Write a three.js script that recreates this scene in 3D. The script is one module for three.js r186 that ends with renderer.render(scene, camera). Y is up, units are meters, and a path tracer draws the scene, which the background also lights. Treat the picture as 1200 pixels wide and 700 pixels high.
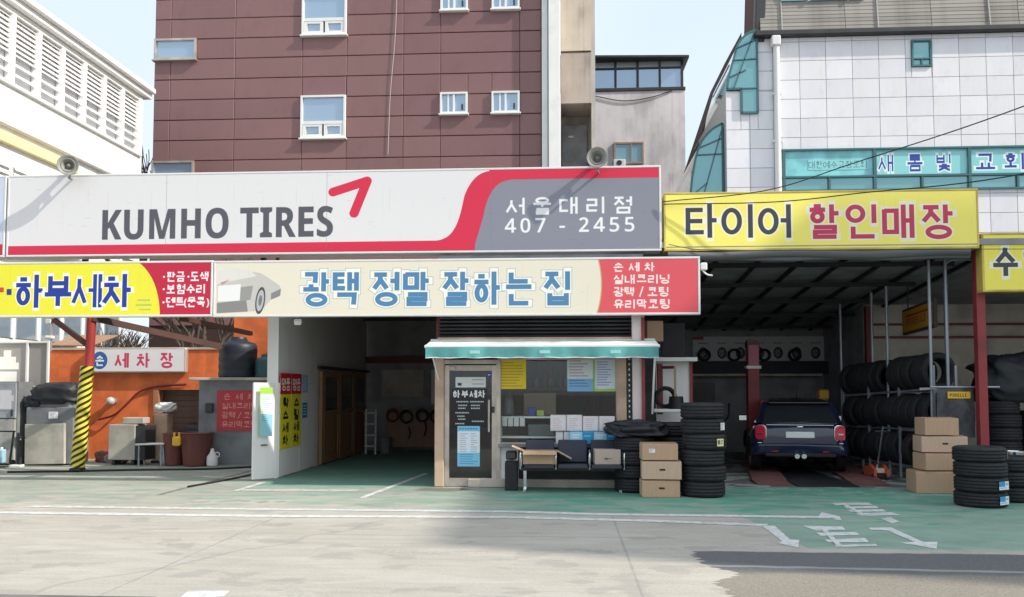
import * as THREE from 'three';
import { mergeGeometries } from 'three/addons/utils/BufferGeometryUtils.js';
import { RoundedBoxGeometry } from 'three/addons/geometries/RoundedBoxGeometry.js';
import { createNoise2D } from 'simplex-noise';

// ---------------------------------------------------------------- camera, sky, sun, exposure
const scene = new THREE.Scene();
const camera = new THREE.PerspectiveCamera(38.58, 1200 / 700, 0.1, 600);
camera.rotation.order = 'YXZ';
camera.position.set(0, 1.6, 0);
camera.rotation.y = THREE.MathUtils.degToRad(3.5);
camera.rotation.x = THREE.MathUtils.degToRad(3.0);
camera.setViewOffset(1200, 700, 0, -53.6, 1200, 700);
const renderer = new THREE.WebGLRenderer({ antialias: true });
renderer.toneMapping = THREE.LinearToneMapping;
renderer.toneMappingExposure = 1.88;
renderer.shadowMap.enabled = true;

const SUN = new THREE.Vector3(1.2, 1.0, 0.35).normalize();
const sun = new THREE.DirectionalLight(new THREE.Color(1.0, 0.93, 0.82), 2.7);
sun.name = 'sun';
sun.castShadow = true;
sun.shadow.radius = 1.2;
sun.shadow.mapSize.set(4096, 4096);
Object.assign(sun.shadow.camera, { left: -32, right: 32, top: 32, bottom: -32, near: 1, far: 140 });
scene.add(sun, sun.target);
sun.target.position.set(0, 0, -16);
sun.position.copy(SUN).multiplyScalar(60).add(sun.target.position);
let skySeed = 7; const skyNoise = createNoise2D(() => { skySeed = (skySeed * 16807) % 2147483647; return skySeed / 2147483647; });
{ // clear, slightly hazy morning sky: pale at the horizon, blue overhead, whiter towards the sun
  const W = 256, H = 128, d = new Float32Array(W * H * 4), v = new THREE.Vector3();
  for (let j = 0; j < H; j++) for (let i = 0; i < W; i++) {
    const phi = (i + 0.5) / W * 2 * Math.PI, el = ((j + 0.5) / H - 0.5) * Math.PI;
    v.set(-Math.cos(phi) * Math.cos(el), Math.sin(el), -Math.sin(phi) * Math.cos(el));
    const h = Math.max(0, v.y), t = Math.pow(1 - h, 3), g = Math.pow(Math.max(0, v.dot(SUN)), 4) * 0.55;
    const o = (j * W + i) * 4;
    d[o] = 0.415 + 0.06 * t + g; d[o + 1] = 0.49 + 0.035 * t + g * 0.95; d[o + 2] = 0.575 - 0.01 * t + g * 0.85; d[o + 3] = 1;
    const q = 1 + 0.05 * (skyNoise(v.x * 2.2 + 3, v.z * 2.2 + v.y * 3) * 0.6 + skyNoise(v.x * 5, v.z * 5 + v.y * 6) * 0.4); for (let k = 0; k < 3; k++) d[o + k] *= k === 2 ? 1 : q;
    if (v.y < 0) { d[o] = 0.3; d[o + 1] = 0.3; d[o + 2] = 0.3; }
  }
  const sky = new THREE.DataTexture(d, W, H, THREE.RGBAFormat, THREE.FloatType);
  sky.mapping = THREE.EquirectangularReflectionMapping; sky.magFilter = THREE.LinearFilter; sky.needsUpdate = true;
  scene.background = sky; scene.environment = sky;
}

// ---------------------------------------------------------------- random numbers and noise
let seed = 20417;
const rnd = (a = 0, b = 1) => { seed = (seed + 0x6d2b79f5) | 0; let t = Math.imul(seed ^ (seed >>> 15), 1 | seed); t = (t + Math.imul(t ^ (t >>> 7), 61 | t)) ^ t; return a + (b - a) * (((t ^ (t >>> 14)) >>> 0) / 4294967296); };
const simplex = createNoise2D(() => rnd());
const fbm = (x, y, n = 3) => { let s = 0, a = 0.5; for (let i = 0; i < n; i++) { s += a * simplex(x, y); x = x * 2.03 + 7.1; y = y * 2.03 - 3.7; a *= 0.5; } return s; };
const clamp = (x, a = 0, b = 1) => Math.min(b, Math.max(a, x));
const sstep = (a, b, x) => { const t = clamp((x - a) / (b - a)); return t * t * (3 - 2 * t); };
const LAT = new Float32Array(65536).map(() => rnd());
const pn = (x, y, px, py) => { // periodic value noise
  const i = Math.floor(x), j = Math.floor(y), u = x - i, w = y - j, m = (a, p) => ((a % p) + p) % p;
  const L = (a, b) => LAT[(m(b, py) * 251 + m(a, px) * 17 + px * 7) & 65535], s = (t) => t * t * (3 - 2 * t);
  const a = L(i, j), b = L(i + 1, j), c = L(i, j + 1), e = L(i + 1, j + 1), q = s(u), r = s(w);
  return a + (b - a) * q + (c - a) * r + (a - b - c + e) * q * r;
};
function grayTex(w, h, f, srgb = false) {
  const d = new Uint8Array(w * h * 4);
  for (let j = 0; j < h; j++) for (let i = 0; i < w; i++) {
    const v = f(i / w, j / h), o = (j * w + i) * 4;
    if (Array.isArray(v)) { for (let c = 0; c < 3; c++) d[o + c] = clamp(v[c]) * 255; } else d[o] = d[o + 1] = d[o + 2] = clamp(v) * 255;
    d[o + 3] = 255;
  }
  const t = new THREE.DataTexture(d, w, h);
  t.magFilter = THREE.LinearFilter; t.minFilter = THREE.LinearMipmapLinearFilter; t.generateMipmaps = true; t.wrapS = t.wrapT = THREE.RepeatWrapping; t.needsUpdate = true;
  if (srgb) t.colorSpace = THREE.SRGBColorSpace;
  return t;
}
const rep = (t, a, b = a) => { const c = t.clone(); c.repeat.set(a, b); c.needsUpdate = true; return c; };
const oct = (u, v, p, q, n) => { let s = 0, a = 1, k = 0; for (let i = 0; i < n; i++) { s += a * pn(u * p, v * q, p, q); k += a; a *= 0.55; p *= 2; q *= 2; } return s / k; };
// mottled dirt: multiplies a colour
const T_MOT = rep(grayTex(512, 512, (u, v) => 0.66 + 0.34 * sstep(0.2, 0.75, oct(u, v, 6, 6, 6)) + (LAT[(u * 512 * 97 + v * 512 * 4099) & 65535] - 0.5) * 0.05), 0.45);
const T_SOFT = rep(grayTex(512, 512, (u, v) => 0.86 + 0.12 * oct(u, v, 4, 4, 6) + 0.05 * oct(u, v, 50, 3, 3) - 0.06 * sstep(0.62, 0.75, oct(u, v, 9, 5, 4)) + (LAT[(u * 512 * 97 + v * 512 * 4099) & 65535] - 0.5) * 0.03), 0.3);
const T_STREAK = rep(grayTex(512, 512, (u, v) => { const a = oct(u, v, 22, 3, 5), b = oct(u, v, 5, 4, 6); return 0.62 + 0.38 * sstep(0.2, 0.68, a * 0.3 + b * 0.7) - 0.12 * sstep(0.66, 0.8, oct(u, v, 30, 2, 3)); }), 0.22);
const T_FINE = rep(grayTex(256, 256, (u, v) => 0.5 + 0.5 * (oct(u, v, 32, 32, 3) - 0.5) + (LAT[(u * 256 * 311 + v * 256 * 7919) & 65535] - 0.5) * 0.3), 2);
const T_WOOD = rep(grayTex(256, 512, (u, v) => 0.6 + 0.4 * oct(u, v, 30, 2, 4)), 1.2, 0.5);
const T_CARD = rep(grayTex(256, 256, (u, v) => 0.8 + 0.15 * oct(u, v, 60, 4, 3) + 0.06 * Math.sin(u * Math.PI * 2 * 60)), 1.5);
const T_RUB = rep(grayTex(256, 256, (u, v) => 0.55 + 0.45 * sstep(0.25, 0.7, oct(u, v, 8, 8, 5))), 1);

const lin = (r, g, b) => new THREE.Color().setRGB(r, g, b);
function mat(c, rough = 0.8, o = {}) {
  const { map, bump, bumpScale = 0.002, ...rest } = o;
  const m = new (rest.transmission || rest.clearcoat || rest.sheen || rest.ior ? THREE.MeshPhysicalMaterial : THREE.MeshStandardMaterial)({ color: Array.isArray(c) ? lin(...c) : c, roughness: rough, ...rest });
  if (map) m.map = map;
  if (bump) { m.bumpMap = bump; m.bumpScale = bumpScale; }
  return m;
}
const M = {
  white: mat([0.78, 0.78, 0.76], 0.5, { map: T_SOFT }),
  whiteWall: mat([0.84, 0.83, 0.8], 0.8, { map: T_SOFT }),
  cream: mat([0.6, 0.42, 0.3], 0.7, { map: T_MOT }),
  alu: mat([0.6, 0.52, 0.46], 0.42, { metalness: 0.6, map: T_MOT }),
  bronze: mat([0.42, 0.3, 0.23], 0.45, { metalness: 0.35, map: T_MOT }),
  galv: mat([0.42, 0.45, 0.5], 0.45, { metalness: 0.6, map: T_MOT }),
  chrome: mat([0.75, 0.75, 0.76], 0.18, { metalness: 1 }),
  darkMetal: mat([0.035, 0.036, 0.04], 0.5, { map: T_MOT }),
  black: mat([0.014, 0.014, 0.016], 0.6, { map: T_RUB }),
  redSteel: mat([0.3, 0.035, 0.04], 0.5, { map: T_MOT }),
  redDark: mat([0.17, 0.02, 0.018], 0.55, { map: T_MOT }),
  beamBrown: mat([0.085, 0.03, 0.02], 0.6, { map: T_MOT }),
  orange: mat([0.82, 0.19, 0.055], 0.75, { map: T_MOT }),
  conc: mat([0.45, 0.44, 0.42], 0.9, { map: T_STREAK, bump: T_MOT, bumpScale: 0.006 }),
  stainConc: mat([0.74, 0.7, 0.71], 0.9, { map: T_STREAK, bump: T_MOT, bumpScale: 0.006 }),
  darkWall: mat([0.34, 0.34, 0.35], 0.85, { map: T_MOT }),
  beige: mat([0.56, 0.5, 0.42], 0.8, { map: T_MOT }),
  wood: mat([0.4, 0.22, 0.11], 0.6, { map: T_WOOD }),
  card: mat([0.6, 0.385, 0.25], 0.9, { map: T_CARD }),
  card2: mat([0.66, 0.46, 0.33], 0.9, { map: T_CARD }),
  tape: mat([0.5, 0.37, 0.22], 0.35),
  rubber: mat([0.017, 0.017, 0.019], 0.72, { map: T_RUB, bump: T_FINE, bumpScale: 0.001 }),
  glassBlue: mat([0.34, 0.45, 0.56], 0.06, { metalness: 0.55, clearcoat: 1, clearcoatRoughness: 0.04 }),
  glassTeal: mat([0.17, 0.38, 0.4], 0.07, { metalness: 0.45, clearcoat: 1, clearcoatRoughness: 0.05 }),
  bandTeal: mat([0.26, 0.68, 0.72], 0.25, { map: T_MOT }),
  glassDark: mat([0.02, 0.026, 0.03], 0.06, { ior: 1.6 }),
  pane: mat([0.93, 0.96, 0.95], 0.02, { transmission: 1, thickness: 0, ior: 1.45 }),
  tealFrame: mat([0.05, 0.14, 0.15], 0.4),
  tile: [0.8, 0.82, 0.84, 0.77].map((v, i) => mat([v, v * 0.985, v * (1.0 + i * 0.01)], 0.4, { map: T_SOFT })),
  brown: [[0.225, 0.115, 0.112], [0.238, 0.122, 0.118], [0.214, 0.109, 0.108], [0.23, 0.119, 0.117]].map((c) => mat(c, 0.5, { map: T_SOFT })),
  joint: mat([0.05, 0.026, 0.024], 0.8),
  joint2: mat([0.4, 0.4, 0.4], 0.9),
  shingle: [0.33, 0.3, 0.27].map((v) => mat([v, v * 0.93, v * 0.84], 0.9, { map: T_STREAK })),
  tealCanvas: mat([0.13, 0.43, 0.42], 0.8, { map: T_MOT }),
  whiteCanvas: mat([0.76, 0.77, 0.75], 0.8, { map: T_MOT }),
  navy: mat([0.022, 0.027, 0.05], 0.55),
  tarp: mat([0.016, 0.018, 0.024], 0.55, { map: T_RUB }),
  greyPaint: mat([0.23, 0.24, 0.25], 0.6, { map: T_MOT }),
  greyCanvas: mat([0.17, 0.175, 0.18], 0.8, { map: T_MOT }),
  louvre: mat([0.84, 0.83, 0.82], 0.6, { map: T_SOFT }),
  yellowPaint: mat([0.72, 0.55, 0.12], 0.6, { map: T_MOT }),
  red: mat([0.55, 0.03, 0.03], 0.45),
  blueTank: mat([0.012, 0.017, 0.03], 0.5, { map: T_MOT }),
  teal: mat([0.02, 0.08, 0.09], 0.5),
  barrel: mat([0.19, 0.055, 0.04], 0.6, { map: T_MOT }),
  bark: mat([0.1, 0.075, 0.06], 0.95, { map: T_MOT }),
  wire: mat([0.02, 0.02, 0.02], 0.7),
};

// ---------------------------------------------------------------- geometry helpers (uv in metres)
const cache = new Map(), cached = (k, f) => { if (!cache.has(k)) cache.set(k, f()); return cache.get(k); };
function bx(w, h, d) {
  return cached('b' + [w, h, d].map((v) => v.toFixed(4)), () => {
    const g = new THREE.BoxGeometry(w, h, d), uv = g.attributes.uv, s = [[d, h], [d, h], [w, d], [w, d], [w, h], [w, h]], off = (w * 13.7 + h * 5.3 + d * 3.1) % 3;
    for (let i = 0; i < uv.count; i++) { const [a, b] = s[i >> 2]; uv.setXY(i, uv.getX(i) * a + off, uv.getY(i) * b + off * 0.7); }
    return g;
  });
}
function rb(w, h, d, r = 0.02, n = 2) { return cached('r' + [w, h, d, r, n].map((v) => v.toFixed(4)), () => metricUV(new RoundedBoxGeometry(w, h, d, n, Math.min(r, w / 2.02, h / 2.02, d / 2.02)))); }
function metricUV(g) { // box projection in metres
  const p = g.attributes.position, n = g.attributes.normal, uv = new Float32Array(p.count * 2);
  for (let i = 0; i < p.count; i++) {
    const x = Math.abs(n.getX(i)), y = Math.abs(n.getY(i)), z = Math.abs(n.getZ(i));
    uv[i * 2] = z >= x && z >= y ? p.getX(i) : y >= x ? p.getX(i) : p.getZ(i);
    uv[i * 2 + 1] = y > x && y > z ? p.getZ(i) : p.getY(i);
  }
  return g.setAttribute('uv', new THREE.BufferAttribute(uv, 2));
}
// a panel with chamfered front edges, front at +z, back open towards its wall
function slab(w, h, d, c = 0.008, variant = 0) {
  return cached('s' + [w, h, d, c, variant].map((v) => v.toFixed(3)), () => {
    const P = [], a = w / 2, b = h / 2, o = [[-a, -b, 0], [a, -b, 0], [a, b, 0], [-a, b, 0]], m = o.map(([x, y]) => [x, y, d - c]), f = [[-a + c, -b + c, d], [a - c, -b + c, d], [a - c, b - c, d], [-a + c, b - c, d]];
    const quad = (p, q, r, s) => P.push(...p, ...q, ...r, ...p, ...r, ...s);
    quad(...f);
    for (let i = 0; i < 4; i++) { const j = (i + 1) % 4; quad(m[i], m[j], f[j], f[i]); quad(o[i], o[j], m[j], m[i]); }
    const g = new THREE.BufferGeometry().setAttribute('position', new THREE.Float32BufferAttribute(P, 3));
    g.computeVertexNormals(); metricUV(g);
    const uv = g.attributes.uv; for (let i = 0; i < uv.count; i++) uv.setXY(i, uv.getX(i) + variant * 0.731, uv.getY(i) + variant * 1.377);
    return g;
  });
}
const V = (a) => new THREE.Vector3(...a);
function bar(a, b, w, h = w) { // square bar between two points, in the points' own space
  const A = V(a), B = V(b), L = A.distanceTo(B), g = bx(w, h, L).clone(), m = new THREE.Matrix4();
  m.lookAt(A, B, Math.abs(B.y - A.y) > 0.98 * L ? new THREE.Vector3(1, 0, 0) : new THREE.Vector3(0, 1, 0));
  m.setPosition(A.add(B).multiplyScalar(0.5));
  return g.applyMatrix4(m);
}
const tube = (pts, r, n = 24, k = 6) => new THREE.TubeGeometry(new THREE.CatmullRomCurve3(pts.map(V)), n, r, k);
const cyl = (r1, r2, h, n = 20) => cached('c' + [r1, r2, h, n], () => new THREE.CylinderGeometry(r1, r2, h, n));
const merge = (l) => mergeGeometries(l.map((g) => { const q = g.index ? g.toNonIndexed() : g.clone(); for (const k of Object.keys(q.attributes)) if (!['position', 'normal', 'uv'].includes(k)) q.deleteAttribute(k); return q; }));
const moved = (g, x, y, z, rx = 0, ry = 0, rz = 0) => g.clone().applyMatrix4(new THREE.Matrix4().compose(new THREE.Vector3(x, y, z), new THREE.Quaternion().setFromEuler(new THREE.Euler(rx, ry, rz)), new THREE.Vector3(1, 1, 1)));
const poly = (pts, depth, bevel = 0) => new THREE.ExtrudeGeometry(new THREE.Shape(pts.map(([x, y]) => new THREE.Vector2(x, y))), { depth, bevelEnabled: bevel > 0, bevelSize: bevel, bevelThickness: bevel, bevelSegments: 2, bevelOffset: -bevel, curveSegments: 16 });
function flat(pts, y) { // a sheet on the ground, pts are [x, z]
  const g = new THREE.ShapeGeometry(new THREE.Shape(pts.map(([x, z]) => new THREE.Vector2(x, -z))));
  return g.rotateX(-Math.PI / 2).translate(0, y, 0);
}

// ---------------------------------------------------------------- things and parts
const taken = new Map(), org = new WeakMap(), shade = (o) => o.traverse((m) => { if (m.isMesh) m.castShadow = m.receiveShadow = true; });
const numbered = (n) => { const k = taken.get(n) ?? 0; taken.set(n, k + 1); return k ? n + '_' + String(k).padStart(3, '0') : n; };
function thing(name, label, category, [x, y, z] = [0, 0, 0], group) {
  const o = new THREE.Group(); o.name = numbered(name); o.position.set(x, y, z); org.set(o, new THREE.Vector3(x, y, z));
  o.userData = { label, category }; if (group) o.userData.group = group;
  scene.add(o); return o;
}
// a part, placed in world coordinates while its thing is not turned
function part(parent, name, geo, m, x = 0, y = 0, z = 0, rx = 0, ry = 0, rz = 0) {
  const o = new THREE.Mesh(geo, m), b = org.get(parent) ?? new THREE.Vector3(); o.name = name;
  o.position.set(x - b.x, y - b.y, z - b.z); o.rotation.set(rx, ry, rz); org.set(o, new THREE.Vector3(x, y, z));
  o.castShadow = o.receiveShadow = true; parent.add(o); return o;
}
function solo(name, geo, m, label, category, pos = [0, 0, 0], group, turn = 0) {
  const o = new THREE.Mesh(geo, m); o.name = numbered(name); o.position.set(...pos); o.rotation.y = turn; org.set(o, V(pos));
  o.userData = { label, category }; if (group) o.userData.group = group; o.castShadow = o.receiveShadow = true; scene.add(o); return o;
}
function struct(name, geo, m, pos = [0, 0, 0]) {
  const o = new THREE.Mesh(geo, m); o.name = numbered(name); o.position.set(...pos); o.userData = { kind: 'structure' }; o.castShadow = o.receiveShadow = true; org.set(o, V(pos)); scene.add(o); return o;
}
function dup(src, base, label, [x, y, z], turn = 0, group) {
  const o = src.clone(); o.name = numbered(base); o.position.set(x, y, z); o.rotation.set(0, turn, 0); o.userData = { label, category: src.userData.category }; if (group) o.userData.group = group; scene.add(o); return o;
}

// ---------------------------------------------------------------- Hangul lettering from strokes
const JL = 'ㄱㄲㄴㄷㄸㄹㅁㅂㅃㅅㅆㅇㅈㅉㅊㅋㅌㅍㅎ', JV = 'ㅏㅐㅑㅒㅓㅔㅕㅖㅗㅘㅙㅚㅛㅜㅝㅞㅟㅠㅡㅢㅣ', JT = ' ㄱㄲㄳㄴㄵㄶㄷㄹㄺㄻㄼㄽㄾㄿㅀㅁㅂㅄㅅㅆㅇㅈㅊㅋㅌㅍㅎ';
const CONS = {
  'ㄱ': [[[0, .06], [.9, .06], [.86, 1]]], 'ㄴ': [[[.08, 0], [.08, .92], [1, .92]]], 'ㄷ': [[[.95, .06], [.08, .06], [.08, .94], [1, .94]]],
  'ㄹ': [[[.03, .05], [.92, .05], [.92, .5], [.08, .5], [.08, .95], [1, .95]]], 'ㅁ': [[[.08, .06], [.92, .06], [.92, .94], [.08, .94], [.08, 0]]],
  'ㅂ': [[[.08, 0], [.08, .94], [.92, .94], [.92, 0]], [[.08, .48], [.92, .48]]], 'ㅅ': [[[.5, 0], [.48, .38], [.03, 1]], [[.5, .36], [.97, 1]]], 'ㅇ': ['o', .5, .5, .46],
  'ㅈ': [[[.03, .06], [.97, .06]], [[.5, .06], [.47, .46], [.03, 1]], [[.52, .44], [.97, 1]]], 'ㅊ': [[[.28, 0], [.72, 0]], [[.03, .26], [.97, .26]], [[.5, .26], [.47, .56], [.03, 1]], [[.52, .54], [.97, 1]]],
  'ㅋ': [[[0, .06], [.9, .06], [.84, 1]], [[0, .52], [.88, .48]]], 'ㅌ': [[[.95, .04], [.08, .04], [.08, .96], [1, .96]], [[.08, .5], [.92, .5]]],
  'ㅍ': [[[.03, .06], [.97, .06]], [[.03, .94], [.97, .94]], [[.3, .06], [.3, .94]], [[.7, .06], [.7, .94]]], 'ㅎ': [[[.28, 0], [.72, 0]], [[.02, .24], [.98, .24]], ['o', .5, .7, .3]],
};
const VERT = { 'ㅏ': [[.25], [[.25, .48, 1]]], 'ㅐ': [[.1, .8], [[.1, .48, .8]]], 'ㅑ': [[.25], [[.25, .34, 1], [.25, .62, 1]]], 'ㅓ': [[.85], [[0, .48, .85]]], 'ㅔ': [[.5, 1], [[-.1, .48, .5]]], 'ㅕ': [[.85], [[0, .34, .85], [0, .62, .85]]], 'ㅣ': [[.7], []], 'ㅖ': [[.5, 1], [[-.1, .34, .5], [-.1, .62, .5]]], 'ㅒ': [[.1, .8], [[.1, .34, .8], [.1, .62, .8]]] };
const HORZ = { 'ㅗ': [.85, [[.5, 0]]], 'ㅛ': [.85, [[.32, 0], [.68, 0]]], 'ㅜ': [.1, [[.5, 1]]], 'ㅠ': [.1, [[.32, 1], [.68, 1]]], 'ㅡ': [.5, []] };
const COMP = { 'ㅘ': 'ㅗㅏ', 'ㅙ': 'ㅗㅐ', 'ㅚ': 'ㅗㅣ', 'ㅝ': 'ㅜㅓ', 'ㅞ': 'ㅜㅔ', 'ㅟ': 'ㅜㅣ', 'ㅢ': 'ㅡㅣ' };
function glyph(ctx, ch, x, y, w, h) { // adds the strokes of one syllable to the current path
  const code = ch.charCodeAt(0) - 0xac00, L = JL[Math.floor(code / 588)], v = JV[Math.floor(code / 28) % 21], t = JT[code % 28], T = t !== ' ';
  const box = (x0, y0, x1, y1) => ({ X: (a) => x + w * (x0 + (x1 - x0) * a), Y: (a) => y + h * (y0 + (y1 - y0) * a), sx: w * (x1 - x0), sy: h * (y1 - y0) });
  const cons = (c, b) => {
    const o = (s) => { const r1 = b.sx * s[3], r2 = b.sy * s[3] * (s[3] < .4 ? 1 : 1); ctx.moveTo(b.X(s[1]) + r1, b.Y(s[2])); ctx.ellipse(b.X(s[1]), b.Y(s[2]), r1, r2, 0, 0, Math.PI * 2); };
    if (CONS[c][0] === 'o') return o(CONS[c]);
    for (const s of CONS[c]) if (s[0] === 'o') o(s); else s.forEach(([a, e], i) => (i ? ctx.lineTo(b.X(a), b.Y(e)) : ctx.moveTo(b.X(a), b.Y(e))));
  };
  const vert = (c, b) => { const [st, tk] = VERT[c]; for (const a of st) { ctx.moveTo(b.X(a), b.Y(0)); ctx.lineTo(b.X(a), b.Y(1)); } for (const [a, e, f] of tk) { ctx.moveTo(b.X(a), b.Y(e)); ctx.lineTo(b.X(f), b.Y(e)); } };
  const horz = (c, b) => { const [e, tk] = HORZ[c]; ctx.moveTo(b.X(0), b.Y(e)); ctx.lineTo(b.X(1), b.Y(e)); for (const [a, f] of tk) { ctx.moveTo(b.X(a), b.Y(e)); ctx.lineTo(b.X(a), b.Y(f)); } };
  const two = VERT[v] && VERT[v][0].length > 1;
  if (VERT[v]) { cons(L, T ? box(.04, .05, two ? .46 : .56, .5) : box(.0, .14, two ? .45 : .56, .86)); vert(v, T ? box(two ? .6 : .68, 0, .98, .56) : box(two ? .6 : .68, 0, .98, 1)); if (T) cons(t, box(.16, .66, .9, .98)); }
  else if (HORZ[v]) { cons(L, T ? box(.16, .03, .84, .32) : box(.16, .05, .84, .5)); horz(v, T ? box(.02, .36, .98, .56) : box(.02, .56, .98, .95)); if (T) cons(t, box(.16, .68, .86, .98)); }
  else { const [a, b] = COMP[v]; cons(L, T ? box(.06, .04, .52, .32) : box(.06, .08, .54, .48)); horz(a, T ? box(0, .36, .6, .54) : box(0, .54, .6, .86)); vert(b, T ? box(.72, 0, 1, .58) : box(.72, 0, 1, 1)); if (T) cons(t, box(.16, .68, .88, .98)); }
}
// text in a row of cells: [char, x] or evenly spaced; weight is the stroke width
function hangul(ctx, text, x, y, w, h, step, weight, color, edges = []) {
  const run = () => { ctx.beginPath(); [...text].forEach((c, i) => { if (c.charCodeAt(0) >= 0xac00) glyph(ctx, c, x + i * step, y, w, h); }); };
  ctx.lineJoin = 'miter'; ctx.lineCap = 'butt';
  for (const [c, k] of edges) { run(); ctx.strokeStyle = c; ctx.lineWidth = weight + k * 2; ctx.lineCap = 'square'; ctx.stroke(); }
  ctx.lineCap = 'butt'; run(); ctx.strokeStyle = color; ctx.lineWidth = weight; ctx.stroke();
  [...text].forEach((c, i) => { if (c.charCodeAt(0) < 0xac00 && c !== ' ') { ctx.fillStyle = color; ctx.font = 'bold ' + h + 'px sans-serif'; ctx.fillText(c, x + i * step + w * 0.25, y + h * 0.88); } });
}
function print(w, h, draw, o = {}) { // printed sheet
  const c = document.createElement('canvas'); c.width = w; c.height = h; const x = c.getContext('2d'); draw(x, w, h);
  if (o.grime !== 0) { // faint weathering: drip marks and blotches with outlines of their own
    for (let i = 0; i < 60 * (o.grime ?? 1); i++) { x.fillStyle = 'rgba(90,80,70,' + rnd(0.015, 0.06) + ')'; const a = rnd(0, w); x.fillRect(a, rnd(0, h * 0.5), rnd(1, 4), rnd(h * 0.1, h * 0.5)); }
    for (let i = 0; i < 140 * (o.grime ?? 1); i++) { x.fillStyle = 'rgba(80,75,70,' + rnd(0.02, 0.07) + ')'; x.beginPath(); x.ellipse(rnd(0, w), rnd(0, h), rnd(1, w * 0.006), rnd(1, h * 0.012), 0, 0, 7); x.fill(); }
  }
  const t = new THREE.CanvasTexture(c); t.colorSpace = THREE.SRGBColorSpace; t.anisotropy = 8;
  return mat([0.99, 0.975, 0.95], o.rough ?? 0.5, { map: t, bump: T_SOFT, bumpScale: 0.006 });
}
const face = (w, h, d = 0.006) => new THREE.BoxGeometry(w, h, d);

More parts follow.
